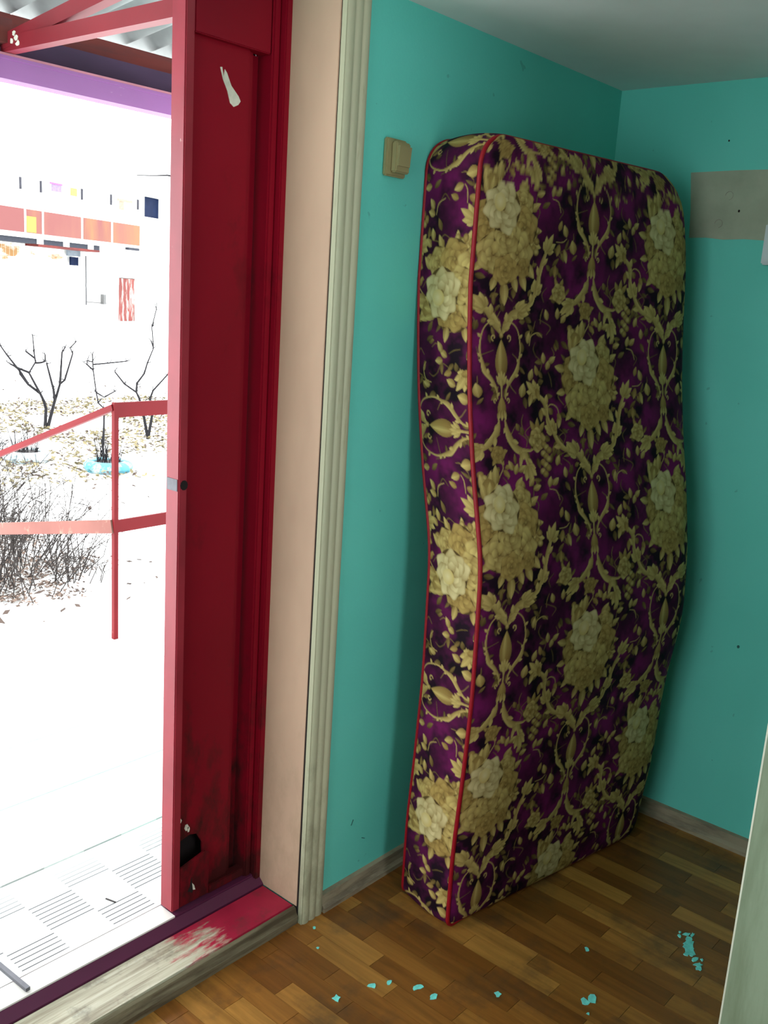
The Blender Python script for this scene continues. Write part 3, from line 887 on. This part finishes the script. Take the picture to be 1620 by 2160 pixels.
S = OL[:, 0][:, None] + OUT[:, 0][:, None] * bb[None]
Zb = np.maximum(OL[:, 1][:, None] + OUT[:, 1][:, None] * bb[None], -.004)
Kb = np.repeat(kd[None], len(OL), 0)
V = pos(S, Zb, Kb)
Cb = sample((np.repeat(arcl[:, None], len(kd), 1) - 1.262) * (.59 / .645), Kb - .085)
grid_mesh('side_band', V, Cb, mat_o)
sub = OL[::4]
for nm, k_ in (('front_piping', -.0005), ('rear_piping', MT + .0005)):
    # the cord stands proud along the near edge; elsewhere it is tucked into the seam
    tk = np.clip((sub[:, 0] - .004) / .05, 0, 1) if k_ < .01 else np.zeros(len(sub))
    so = OUT[::4]
    pts = pos(sub[:, 0] - so[:, 0] * .0035 * tk, sub[:, 1] - so[:, 1] * .0035 * tk, k_ + .0045 * tk)
    put(MB().tube([tuple(p) for p in pts], .0055 if k_ < .01 else .0045, 8, False, True).obj(nm, mt_pipe, smooth=True), mat_o)

# ------------------------------------------------------------------ paint chips on the floor
def chip(x_, y_, r_, el, rot, seed):
    q = random.Random(seed)
    n_ = 9
    pts = []
    for i in range(n_):
        a = 6.2832 * i / n_
        rr = r_ * q.uniform(.5, 1.15)
        u, v = rr * math.cos(a) * el, rr * math.sin(a)
        pts.append((x_ + u * math.cos(rot) - v * math.sin(rot), y_ + u * math.sin(rot) + v * math.cos(rot)))
    return pts
sp_ = thing('paint_splash', 'largest turquoise paint splash on the floor, near the pale green door', 'paint splash', (2.14, .73, 0))
b = MB()
for i, (x_, y_, r_, el) in enumerate(((2.150, .733, .017, 1.5), (2.165, .741, .014, 1.3), (2.138, .727, .012, 1.6), (2.182, .748, .009, 1.2), (2.196, .760, .007, 1.6), (2.205, .748, .005, 2.0), (2.118, .703, .008, 1.4), (2.105, .690, .007, 1.8), (2.092, .682, .009, 1.1), (2.128, .716, .006, 1.2), (2.120, .728, .006, 1.5), (2.175, .770, .005, 1.6), (2.128, .690, .004, 1.2), (2.19, .775, .004, 1.2))):
    b.prism(chip(x_, y_, r_, el, rnd.uniform(-.5, .9), i + 50), 'z', 0.0, .0009 + .00012 * i)
put(b.obj('splash_spots', mt_flake), sp_)
chips = [(1.808, .817, .013, 1.3, 'larger turquoise paint chip on the floor, nearest the bottom edge at right'),
         (1.789, .824, .011, 1.3, 'turquoise paint chip touching the larger chip, on its left side'),
         (1.954, .913, .007, 1.1, 'small whitish turquoise chip in front of the middle of the mattress'),
         (1.476, 1.201, .009, 1.5, 'turquoise paint chip, second from the threshold in the row along the floor front'),
         (1.512, 1.182, .006, 2.0, 'thin turquoise sliver beside the second chip from the threshold'),
         (1.548, 1.123, .008, 1.8, 'turquoise sliver in the middle of the row of chips below the mattress corner'),
         (1.549, 1.080, .009, 1.5, 'flat turquoise chip just right of the middle sliver'),
         (1.664, .980, .010, 1.3, 'lone turquoise chip on the floor below the mattress front, left of the larger chip'),
         (1.388, 1.231, .010, 1.2, 'turquoise paint chip on the floor nearest the threshold'),
         (1.76, .80, .004, 1.2, 'tiny pale crumb on the floor just below the larger chip'),
         (1.525, 1.440, .005, 1.1, 'tiny pale crumb on the floor at the foot of the architrave'),
         (1.478, 1.38, .004, 1.1, 'tiny pale crumb on the floor beside the end of the threshold')]
for i, (x_, y_, r_, el, lb) in enumerate(chips):
    o = MB().prism(chip(0, 0, r_, el, rnd.uniform(-.6, .9), i), 'z', 0.0, .0013).obj('paint_chip', mt_flake)
    o.location = (x_, y_, 0)
    tag(o, lb, 'paint chip', 'paint chips on the floor')

# ------------------------------------------------------------------ porch
def deck_mat():
    n = N('white_worn_deck_linoleum')
    geo = n.new('ShaderNodeNewGeometry')
    xyz = n.sep(geo.outputs['Position'])
    ck = n.new('ShaderNodeTexChecker')
    ck.inputs['Scale'].default_value = 1 / .115
    n.link(n.coord('Object', (1, 1, 0), (.02, .05, .5)), ck.inputs['Vector'])
    ln = n.math('LESS_THAN', n.math('FRACT', n.math('MULTIPLY', xyz[1], 1 / .0165)), 0.2)
    wear = n.ramp(n.noise(geo.outputs['Position'], 3.2, 4, .6), [(0.28, (0, 0, 0)), (0.42, (1, 1, 1))])
    near = n.ramp(n.math('SUBTRACT', 2.10, xyz[1]), [(0.0, (0, 0, 0)), (0.2, (1, 1, 1))])
    k_ = n.math('MULTIPLY', n.math('MULTIPLY', n.math('MULTIPLY', ck.outputs['Fac'], ln), wear), near)
    c = n.mix(k_, (0.80, 0.80, 0.78), (0.05, 0.05, 0.055))
    return n.fin(c, 0.6, 0.3)
mt_deck = deck_mat()
DXL, DXR, DYE, DZT = -1.2, 3.9, 3.40, .064
deck = thing('porch_deck', 'white worn porch deck of wide boards outside the doorway', 'porch deck', (1.4, 2.6, 0), kind='structure')
ed = [1.702, 2.029, 2.359, 2.685, 3.015, DYE]
for a, b_ in zip(ed[:-1], ed[1:]):
    put(MB().box(DXL, DXR, a + .001, b_ - .006, DZT - .05, DZT).obj('board', mt_deck), deck)
put(MB().box(DXL, DXR, 1.702, DYE - .01, DZT - .14, DZT - .052).obj('frame', mt_black), deck)
for i in range(5):
    put(MB().box(1.0, 2.14, DYE + .005 + i * .28, DYE + .285 + i * .28, -1.15, DZT - .06 - (i + 1) * .18).obj('step', mt_snow), deck)
tag(MB().bar((.867, 1.758, .0765), (.874, 1.644, .0765), .010, .008).obj('metal_strip', mt_steel), 'short grey metal strip lying across the porch boards', 'metal strip')
mt_stick = simple('dark_sliver', (0.05, 0.04, 0.04), 0.9)
tag(MB().bar((1.170, 1.812, DZT + .0012), (1.179, 1.783, DZT + .0012), .003, .0024).obj('wood_splinter', mt_stick), 'dark wood splinter lying on the porch boards', 'splinter')

rail = thing('porch_railing', 'red steel porch railing with a corner post and sloping stair handrails', 'railing', (2.18, 3.305, DZT))
put(MB().box(2.170, 2.190, 3.295, 3.315, DZT, 1.064).obj('post', mt_rail), rail)
put(MB().bar((2.18, 3.305, 1.033), (3.69, 3.324, 1.033), .010, .060).obj('top_rail', mt_rail), rail)
put(MB().bar((2.192, 3.305, .552), (3.69, 3.324, .558), .010, .053).obj('mid_rail', mt_rail), rail)
put(MB().bar((2.175, 3.305, 1.044), (2.167, 4.426, .640), .021, .025).obj('stair_handrail', mt_rail), rail)
put(MB().bar((2.167, 3.305, .554), (2.159, 4.426, .309), .010, .056).obj('stair_mid_rail', mt_rail_lit), rail)
put(MB().box(3.66, 3.69, 3.31, 3.34, DZT, 1.06).obj('post', mt_rail), rail)
put(MB().box(2.150, 2.175, 4.40, 4.426, -1.15, .640).obj('post', mt_rail), rail)

roof = thing('porch_roof', 'porch roof of grey corrugated sheets on red beams and a header coloured plum for reflected sky', 'porch roof', (1.9, 2.7, 2.2))
hb = MB()
hb.prism([(3.50, 2.222), (3.58, 2.222), (3.58, 2.300), (3.494, 2.300), (3.494, 2.290), (3.50, 2.286)], 'x', -1.2, 3.9)
put(hb.obj('header_beam', mt_header), roof)
put(MB().box(-1.2, 3.9, 3.492, 3.585, 2.300, 2.308).obj('header_cap', simple('pale_pink_cap_paint', (0.30, 0.10, 0.13), 0.5)), roof)  # pale pink strip along the top of the header
pl_ = MB()
pl_.box(1.55, 3.9, 3.70, 3.78, 2.40, 2.492)
put(pl_.obj('eave_purlin', mt_timber), roof)
put(MB().box(-1.2, 3.9, 3.60, 3.63, 2.24, 2.405).obj('shade_fascia', simple('plum_shade_board', (0.045, 0.022, 0.05), 0.85, 0.3, 5, (.3, 1, 1))), roof)  # board added to close the sky gap, coloured dark for shade
pl_ = MB().box(-1.2, 1.86, 3.46, 3.56, 2.335, 2.415)
put(pl_.obj('timber_end', mt_timber), roof)
put(MB().bar((1.868, 3.52, 2.335), (1.80, 1.72, 2.293), .042, .05).obj('tie_beam', mt_beam), roof)
put(MB().bar((1.862, 3.50, 2.342), (1.862, 1.75, 2.545), .04, .05).obj('rafter', mt_beam), roof)
put(MB().bar((3.2, 3.52, 2.335), (3.2, 1.72, 2.293), .042, .05).obj('tie_beam', mt_beam), roof)
put(MB().bar((3.2, 3.50, 2.342), (3.2, 1.75, 2.545), .04, .05).obj('rafter', mt_beam), roof)
put(MB().box(-1.2, 3.9, 2.55, 2.63, 2.50, 2.555).obj('batten', mt_timber), roof)
splash = MB()
for i, (yy_, zz_) in enumerate(((3.40, 2.345), (3.415, 2.36), (3.39, 2.325), (3.43, 2.338))):
    q = random.Random(i)
    splash.prism([(yy_ + .014 * q.uniform(.5, 1.2) * math.cos(t), zz_ + .012 * q.uniform(.5, 1.2) * math.sin(t)) for t in [j * .9 for j in range(7)]], 'x', 1.8405, 1.8425)
put(splash.obj('paint_spots', mt_white_scrape), roof)
def sheet(x0, x1, lift):
    pitch, amp = .130, .026
    nx = int((x1 - x0) / pitch * 12)
    ys_ = np.linspace(1.72, 3.90, 4)
    b = MB()
    for th in (0.0, .007):
        for yv in ys_:
            for i in range(nx + 1):
                xv = x0 + (x1 - x0) * i / nx
                zv = 2.535 + (3.75 - yv) * .118 + amp * math.cos(2 * math.pi * xv / pitch) + th + lift
                b.v.append((xv, float(yv), zv))
    n1 = nx + 1
    half = n1 * 4
    for r_ in range(3):
        for i in range(nx):
            a0 = r_ * n1 + i
            b.f.append((a0, a0 + 1, a0 + n1 + 1, a0 + n1))
            b.f.append((half + a0, half + a0 + n1, half + a0 + n1 + 1, half + a0 + 1))
    for i in range(nx):
        b.f.append((i, half + i, half + i + 1, i + 1))
        k_ = 3 * n1 + i
        b.f.append((k_, k_ + 1, half + k_ + 1, half + k_))
    return b
for i, x0 in enumerate((-1.17, -.13, .91, 1.95, 2.99)):
    o = put(sheet(x0, x0 + 1.105, .008 * (i % 2)).obj('corrugated_sheet', mt_sheet, smooth=True), roof)

# ------------------------------------------------------------------ garden
GZ = -1.15
g = bpy.data.meshes.new('ground')
nx, ny = 40, 40
gv, gf = [], []
for j in range(ny + 1):
    for i in range(nx + 1):
        x_ = -12 + 72 * i / nx; y_ = 1.75 + 68 * (j / ny) ** 1.5
        d_ = max(0.0, min(1.0, (y_ - 20) / 20))
        gv.append((x_, y_, GZ + .42 * d_ * d_ * (3 - 2 * d_)))
for j in range(ny):
    for i in range(nx):
        a0 = j * (nx + 1) + i
        gf.append((a0, a0 + 1, a0 + nx + 2, a0 + nx + 1))
g.from_pydata(gv, [], gf)
g.materials.append(mt_snow)
go = bpy.data.objects.new('ground', g)
COL.objects.link(go)
tag(go, 'pale washed-out yard ground beyond the porch', 'ground', kind='structure')

def scatter(name, mt, label, cat, n_, region, size, seed, lift=0.01, zh=.04):
    q = random.Random(seed)
    b = MB()
    c = 0
    while c < n_:
        x_, y_ = region(q)
        if x_ is None: continue
        s_ = q.uniform(*size); a = q.uniform(0, 6.28)
        dx, dy = math.cos(a) * s_, math.sin(a) * s_
        ex, ey = -dy * .45, dx * .45
        z_ = GZ + lift + q.uniform(0, zh)
        t1, t2 = q.uniform(-.5, .5) * s_, q.uniform(-.3, .3) * s_
        k_ = len(b.v)
        b.v += [(x_ - dx, y_ - dy, max(z_ - t1, GZ + .004)), (x_ + ex, y_ + ey, max(z_ + t2, GZ + .004)), (x_ + dx, y_ + dy, max(z_ + t1, GZ + .004)), (x_ - ex, y_ - ey, max(z_ - t2, GZ + .004))]
        b.f.append((k_, k_ + 1, k_ + 2, k_ + 3))
        c += 1
    o = b.obj(name, mt)
    return tag(o, label, cat, kind='stuff')
def reg_near(q):
    x_, y_ = q.uniform(2.4, 5.3), 6.55 + 3.2 * q.random() ** 1.25
    edge = 4.55 + (y_ - 6.6) * .28 + .25 * math.sin(y_ * 5)
    if x_ > edge - .5 * q.random(): return None, None
    if y_ < 6.95 + .25 * math.sin(x_ * 4) + (.25 if x_ > 3.9 else 0): return None, None
    if math.sin(x_ * 9) * math.cos(y_ * 7 + x_ * 3) < -.75: return None, None
    return x_, y_
mt_litter = simple('dry_brown_leaf', (0.06, 0.042, 0.034), 0.9, 0.5, 3, bump=0)
mt_litter2 = simple('faded_yellow_leaf', (0.145, 0.122, 0.062), 0.9, 0.4, 3, bump=0)
mt_litter3 = simple('pinkish_brown_leaf', (0.15, 0.105, 0.082), 0.9, 0.4, 3, bump=0)
scatter('leaf_litter', mt_litter, 'dark dry leaf litter under the twig thicket', 'leaf litter', 5200, reg_near, (.008, .026), 5)
scatter('leaf_litter', mt_litter3, 'paler pinkish brown leaf litter under the twig thicket', 'leaf litter', 5200, reg_near, (.010, .034), 6)
def reg_far(q):
    x_, y_ = q.uniform(5.0, 14.0), q.uniform(11.0, 19)
    if math.sin(x_ * 2.1 + y_) + math.sin(y_ * 1.7 - x_) < -.4: return None, None
    return x_, y_
scatter('leaf_litter', mt_litter2, 'faded yellowish grass and leaves around the painted tyres', 'leaf litter', 7500, reg_far, (.02, .065), 9, zh=.06)
scatter('leaf_litter', mt_litter, 'dark fallen leaves among the yellowish grass by the tyres', 'leaf litter', 2600, reg_far, (.02, .06), 10, zh=.06)
def reg_spread(q):
    return q.uniform(3.0, 24.0), 6.6 + 22 * q.random() ** 1.4
scatter('leaf_litter', mt_litter, 'sparse dark leaves scattered over the pale yard', 'leaf litter', 2200, reg_spread, (.015, .06), 19)

def bush(name, label, base, right, polys, r0, mt, seed, side=.28, nside=5):
    q = random.Random(seed)
    t = thing(name, label, 'shrub', (base[0], base[1], GZ))
    fwd = (-right[1], right[0])
    b = MB()
    tw = MB()
    for pl in polys:
        pts = []
        dd = q.uniform(-.12, .12)
        for i, (u, z_) in enumerate(pl):
            k_ = dd * i / max(1, len(pl) - 1) + (q.uniform(-.02, .02) if i else 0)
            pts.append(Vector((u * right[0] + k_ * fwd[0], u * right[1] + k_ * fwd[1], z_)))
        ra = [max(.012, 1.5 * r0 * (1 - .75 * (p.z / 2.0))) * (1 - .35 * i / len(pts)) for i, p in enumerate(pts)]
        b.tube(pts, ra, 6)
        for p in pts[1:]:
            for _ in range(nside):
                d_ = Vector((q.uniform(-1, 1), q.uniform(-1, 1), q.uniform(-.1, 1.1))).normalized() * side * q.uniform(.3, 1.0)
                mid = p + d_ * .5 + Vector((0, 0, q.uniform(-.03, .03)))
                tw.tube([p, mid, p + d_], [.008, .006, .004], 3, False)
    b.obj('stems', mt, t)
    tw.obj('twigs', mt, t)['kind'] = 'stuff'
    return t
bush('bare_shrub', 'tall bare shrub with crooked forked branches behind the sloping handrail', (8.81, 15.53), (.87, -.493),
     [[(0.0, 0.0), (0.02, 0.36), (-0.01, 0.49), (-0.07, 0.63), (-0.25, 0.99), (-0.14, 1.18), (-0.16, 1.34), (-0.18, 1.64)], [(-0.07, 0.63), (-0.27, 0.79), (-0.4, 0.97)], [(-0.25, 0.99), (-0.4, 1.05), (-0.56, 1.13)], [(-0.14, 1.16), (-0.05, 1.17), (0.02, 1.2), (0.02, 1.32)], [(-0.15, 1.24), (-0.3, 1.36)], [(-0.27, 0.79), (-0.4, 1.01), (-0.6, 1.28), (-0.71, 1.45)], [(0.04, 0.0), (0.17, 0.51), (0.2, 0.59), (0.26, 0.8), (0.34, 0.87), (0.48, 1.34), (0.44, 1.44), (0.54, 1.55)], [(0.26, 0.8), (0.3, 1.36), (0.36, 1.45)], [(0.17, 0.51), (0.15, 0.7), (0.04, 1.16)]], .022, mt_twig, 1, .16, 3)
bush('bare_shrub', 'bare shrub with long spreading branches beyond the level top rail', (9.78, 13.83), (.816, -.577),
     [[(0.0, 0.0), (-0.07, 0.38), (-0.15, 0.7), (-0.2, 0.8), (-0.4, 0.93), (-0.56, 1.13)], [(0.0, 0.0), (0.07, 0.43), (0.03, 0.71), (0.08, 0.85), (0.32, 1.14), (0.41, 1.37)], [(-0.2, 0.8), (-0.19, 0.96), (-0.07, 1.13), (-0.02, 1.31), (0.08, 1.57), (0.05, 1.92), (0.12, 2.22)], [(0.08, 1.57), (0.04, 1.69)]], .020, mt_twig, 2, .16, 3)
bush('bare_shrub', 'thin bare sapling growing from the blue painted tyre', (7.9, 12.11), (.838, -.546),
     [[(-0.09, 0.3), (-0.08, 0.83), (-0.16, 0.91), (-0.19, 1.06), (-0.23, 1.38), (-0.24, 1.61)], [(-0.09, 0.46), (-0.11, 0.34), (-0.07, 0.0)], [(-0.23, 1.46), (-0.02, 1.49), (0.23, 1.53)], [(-0.19, 1.06), (-0.08, 1.0), (0.08, 1.1)], [(-0.23, 1.38), (-0.32, 1.46), (-0.31, 1.51), (-0.24, 1.5)]], .013, mt_twig, 3, .12, 3)
# low twig thicket near the porch
def thicket(label, cx_, cy_, rx, ry, n_, hmax, seed, mt, lean=(.3, .1)):
    q = random.Random(seed)
    t = thing('twig_thicket', label, 'shrub', (cx_, cy_, GZ))
    b = MB()
    for _ in range(n_):
        a = q.uniform(0, 6.28); rr = q.random() ** .5
        p = Vector((math.cos(a) * rx * rr, math.sin(a) * ry * rr, 0))
        L_ = hmax * q.uniform(.35, 1.0) * (1 - .5 * rr)
        d_ = Vector((lean[0] + q.uniform(-.55, .55), lean[1] + q.uniform(-.55, .55), 1)).normalized()
        m1 = p + d_ * L_ * .5 + Vector((q.uniform(-.05, .05), q.uniform(-.05, .05), 0))
        e_ = m1 + (d_ + Vector((q.uniform(-.4, .4), q.uniform(-.4, .4), -.15))).normalized() * L_ * .5
        b.tube([p, m1, e_], [.0055, .004, .0022], 3, False)
        for _k in range(5):
            s_ = m1.lerp(e_, q.uniform(-.5, .8))
            d2 = Vector((q.uniform(-1, 1), q.uniform(-1, 1), q.uniform(0, .9))).normalized() * q.uniform(.08, .25)
            b.tube([s_, s_ + d2], [.0032, .002], 3, False)
    b.obj('twigs', mt, t)['kind'] = 'stuff'
thicket('dense dry twig thicket leaning beside the porch steps, behind the sloping rails', 3.85, 8.45, 1.15, 1.35, 330, 1.75, 11, mt_twig2, (.22, -.1))
thicket('sparse upright twigs at the edge of the thicket, beside the railing post', 4.55, 7.5, .25, .3, 16, .6, 12, mt_twig2, (.2, 0))
thicket('low dark tuft of dead stems behind the sloping handrail', 6.75, 13.6, .5, .5, 60, .55, 13, mt_twig)

def tyre(x_, y_, label, r_=.36, mt=None):
    t = thing('painted_tyre', label, 'tyre planter', (x_, y_, GZ))
    pf_ = [(.6, .0), (.92, .0), (1.0, .08), (1.02, .17), (1.0, .26), (.9, .33), (.68, .34), (.6, .30)]
    b = MB()
    n_ = 28
    for i in range(n_):
        a = 6.2832 * i / n_
        for pr in pf_:
            rr = pr[0] * r_ * (1 + (.02 if (i % 2 and .05 < pr[1] < .3) else 0))
            b.v.append((rr * math.cos(a), rr * math.sin(a), pr[1] * .45))
    m_ = len(pf_)
    for i in range(n_):
        for j_ in range(m_):
            a0, a1 = i * m_ + j_, i * m_ + (j_ + 1) % m_
            b0, b1 = ((i + 1) % n_) * m_ + j_, ((i + 1) % n_) * m_ + (j_ + 1) % m_
            b.f.append((a0, a1, b1, b0))
    b.obj('tyre', mt or mt_tyre, t, smooth=True)
    MB().prism([(.62 * r_ * math.cos(i * .5236), .62 * r_ * math.sin(i * .5236)) for i in range(12)], 'z', 0, .125).obj('soil', mt_soil, t)
    q = random.Random(int(x_ * 100))
    b = MB()
    for _ in range(46):
        a = q.uniform(0, 6.28); rr = q.random() ** .5 * .55 * r_
        p = Vector((math.cos(a) * rr, math.sin(a) * rr, .115))
        b.tube([p, p + Vector((q.uniform(-.12, .12), q.uniform(-.12, .12), q.uniform(.1, .42)))], [.006, .003], 3, False)
    b.obj('dead_stems', mt_twig, t)['kind'] = 'stuff'
tyre(7.62, 11.72, 'light blue painted tyre planter with dead stems behind the railing post', .33)
mt_tyre2 = worn('whitewashed_rubber', (0.40, 0.46, 0.48), (0.10, 0.14, 0.15), 0.44, 9.0, (1, 1, 1), 0.7, 0.06, 0.2)
tyre(7.05, 12.95, 'whitish painted tyre planter half hidden behind the sloping handrail', .33, mt_tyre2)

# ------------------------------------------------------------------ building across the yard
bd = thing('apartment_building', 'white two storey building with a red panelled balcony across the yard', 'building', (21.83, 42.0, 0.0), R(20.3))
def pt(name, mt, u0, u1, z0, z1, n0=-.05, n1=.05, par=None):
    return MB().box(u0, u1, n0, n1, z0, z1).obj(name, mt, par or bd)
wl = MB()
wl.box(-9, 10.86, 0, .4, 2.95, 6.9); wl.box(-9, 4.74, .5, .9, -1.2, 2.95); wl.box(5.72, 8.57, 0, .4, -1.2, 2.95); wl.box(10.19, 20, 0, .4, -1.2, 1.56)
wl.box(8.57, 20, 0, .4, 1.56, 4.87); wl.box(12.46, 20, 0, .4, 4.87, 7.3); wl.box(10.86, 12.46, 0, .4, 5.95, 7.3); wl.box(8.57, 10.19, .35, .7, -1.2, 1.56); wl.box(10.86, 12.46, .35, .7, 4.87, 5.95)
wl.box(4.74, 5.72, .5, .9, -1.2, 2.95); wl.box(8.9, 10.86, 0, .4, 6.8, 7.3)
wl.obj('wall', mt_fac, bd)
mt_bw = simple('dark_blue_window', (0.005, 0.011, 0.036), 0.5, 0.2, 3, bump=0, spec=0.05)
mt_lint = simple('pale_lintel', (0.6, 0.6, 0.58), 0.8)
wn = pt('window', mt_bw, 10.88, 12.44, 4.9, 5.93, .18, .24)
pt('lintel', mt_lint, 10.6, 12.95, 5.95, 6.06, -.25, .02)
bal = pt('balcony_slab', mt_fac, -6, 5.75, 3.02, 3.2, -1.1, .0)
pan = {}
def panel_mat(i, a, b_):
    n = N('balcony_panel_%d' % i)
    v = n.coord('Generated')
    f = n.noise(n.coord('Object', (1, 1, .25)), 1.1, 3)
    return n.fin(n.ramp(f, [(0.35, a), (0.65, b_)]), 0.6, .2)
RED1, RED2, ORG, YEL = (.155, .050, .048), (.175, .066, .052), (.20, .095, .045), (.27, .18, .045)
for i, (u0, u1, a, b_) in enumerate(((-3.2, .22, RED1, RED1), (.36, 1.36, ORG, RED1), (1.5, 4.1, RED1, RED2), (4.28, 6.42, ORG, RED1), (6.6, 8.84, RED2, ORG))):
    pt('balcony_panel', panel_mat(i, a, b_), u0, u1, 3.24, 4.24, -1.12, -1.06)
pt('balcony_panel', panel_mat(9, YEL, YEL), .36, .98, 3.26, 3.95, -1.135, -1.12)['label'] = 'yellow square on the panel'
for u in (.29, 1.43, 4.19, 6.51, 8.9): pt('balcony_post', mt_fac, u - .05, u + .05, 3.2, 4.4, -1.13, -1.04)
mt_dk = simple('dark_steel_and_shade', (0.022, 0.025, 0.036), 0.8)
for u in (-2.5, 1.4, 3.2, 5.0): pt('bracket', mt_lint, u - .2, u + .2, 2.8, 3.02, -1.0, 0)
pt('soffit_shade', mt_dk, -6, 5.72, 2.80, 3.02, -.95, .0)  # dark band put in for the shade beneath the balcony slab
pt('brown_ledger', mt_timber, 1.3, 5.72, 2.70, 2.80, -.96, -.2)
pt('bracket', mt_dk, 7.9, 8.84, 2.98, 3.1, -1.1, -.9)
def brick_mat():
    n = N('pale_orange_brick')
    bt = n.new('ShaderNodeTexBrick')
    n.link(n.coord('Object', (1, 1, 1)), bt.inputs['Vector'])
    bt.inputs['Color1'].default_value = (.28, .15, .06, 1); bt.inputs['Color2'].default_value = (.36, .22, .11, 1); bt.inputs['Mortar'].default_value = (.5, .46, .38, 1)
    bt.inputs['Scale'].default_value = 2.0
    f = n.noise(n.coord('Object', (.5, .5, 1.5)), 1.3, 4)
    return n.fin(n.mix(n.ramp(f, [(.38, (1, 1, 1)), (.52, (0, 0, 0))]), (.8, .8, .77), bt.outputs['Color']), .9, .1)
mt_brick = brick_mat()
pt('brick_infill', mt_brick, .25, 4.72, 2.2, 2.92, .42, .5)
pt('brick_infill', mt_brick, .25, .9, 1.6, 2.2, .42, .5)
pt('window', mt_bw, -3, .16, 2.05, 2.75, .38, .46)
pt('window', simple('grey_blue_window', (.14, .17, .20), .5), 4.76, 5.7, 2.45, 2.9, .2, .3)
pt('window', mt_bw, 5.0, 5.55, 2.0, 2.4, .2, .3)
dp = MB().tube([(5.76, -.1, 2.5), (5.76, -.1, 1.2), (5.70, -.14, 1.05), (5.76, -.1, .9), (5.76, -.1, .1)], .035, 6)
dp.obj('downpipe', simple('grey_downpipe', (.05, .05, .055), .6), bd)
MB().tube([(5.8, -.1, .25), (7.4, -.1, .2)], .025, 5).obj('gas_pipe', simple('grey_gas_pipe', (.08, .08, .08), .6), bd)
MB().box(7.05, 7.25, -.2, 0, .15, .65).obj('meter_box', simple('grey_meter', (.10, .10, .10), .6), bd)
mt_bdoor = worn('peeling_red_door', (.16, .035, .03), (.55, .50, .45), .44, 1.6, (3.2, 1, .45), .8, .05, .2)
bdo = pt('door', mt_bdoor, 8.62, 10.14, -.72, 1.52, .1, .18)
pt('rubbed_brick', mt_brick, 12.4, 13.6, 1.7, 2.7, -.03, .0)
for u in (.1, 1.4, 4.25, 6.5, 8.75): pt('loggia_post', simple('dark_post', (.03, .03, .04), .7), u - .04, u + .04, 5.05, 5.55, -1.1, -1.02)
mt_lilac, mt_yel, mt_beige = simple('lilac_cloth', (.17, .13, .21), .8), simple('yellow_cloth', (.27, .25, .07), .8), simple('beige_cloth', (.24, .19, .14), .8)
pt('hung_cloth', mt_lilac, 2.1, 2.75, 5.2, 5.5, -1.1, -1.07)
pt('cloth_rail', simple('plum_rail', (.25, .08, .2), .7), 2.0, 2.8, 5.5, 5.58, -1.12, -1.05)
pt('hung_cloth', mt_yel, 3.4, 3.85, 5.15, 5.5, -1.1, -1.07)
pt('hung_cloth', mt_beige, 7.15, 7.5, 4.9, 5.3, -1.1, -1.07)
pt('cloth_rail', mt_beige, 7.0, 8.2, 5.3, 5.42, -1.12, -1.05)
cb = MB().tube([(9.6, -.4, 6.86), (11.2, -.4, 7.04), (12.4, -.4, 7.22), (13.2, -.4, 7.24), (13.9, -.4, 7.05)], [.02, .03, .05, .06, .05], 5)
cb.obj('roof_cable', mt_twig, bd)
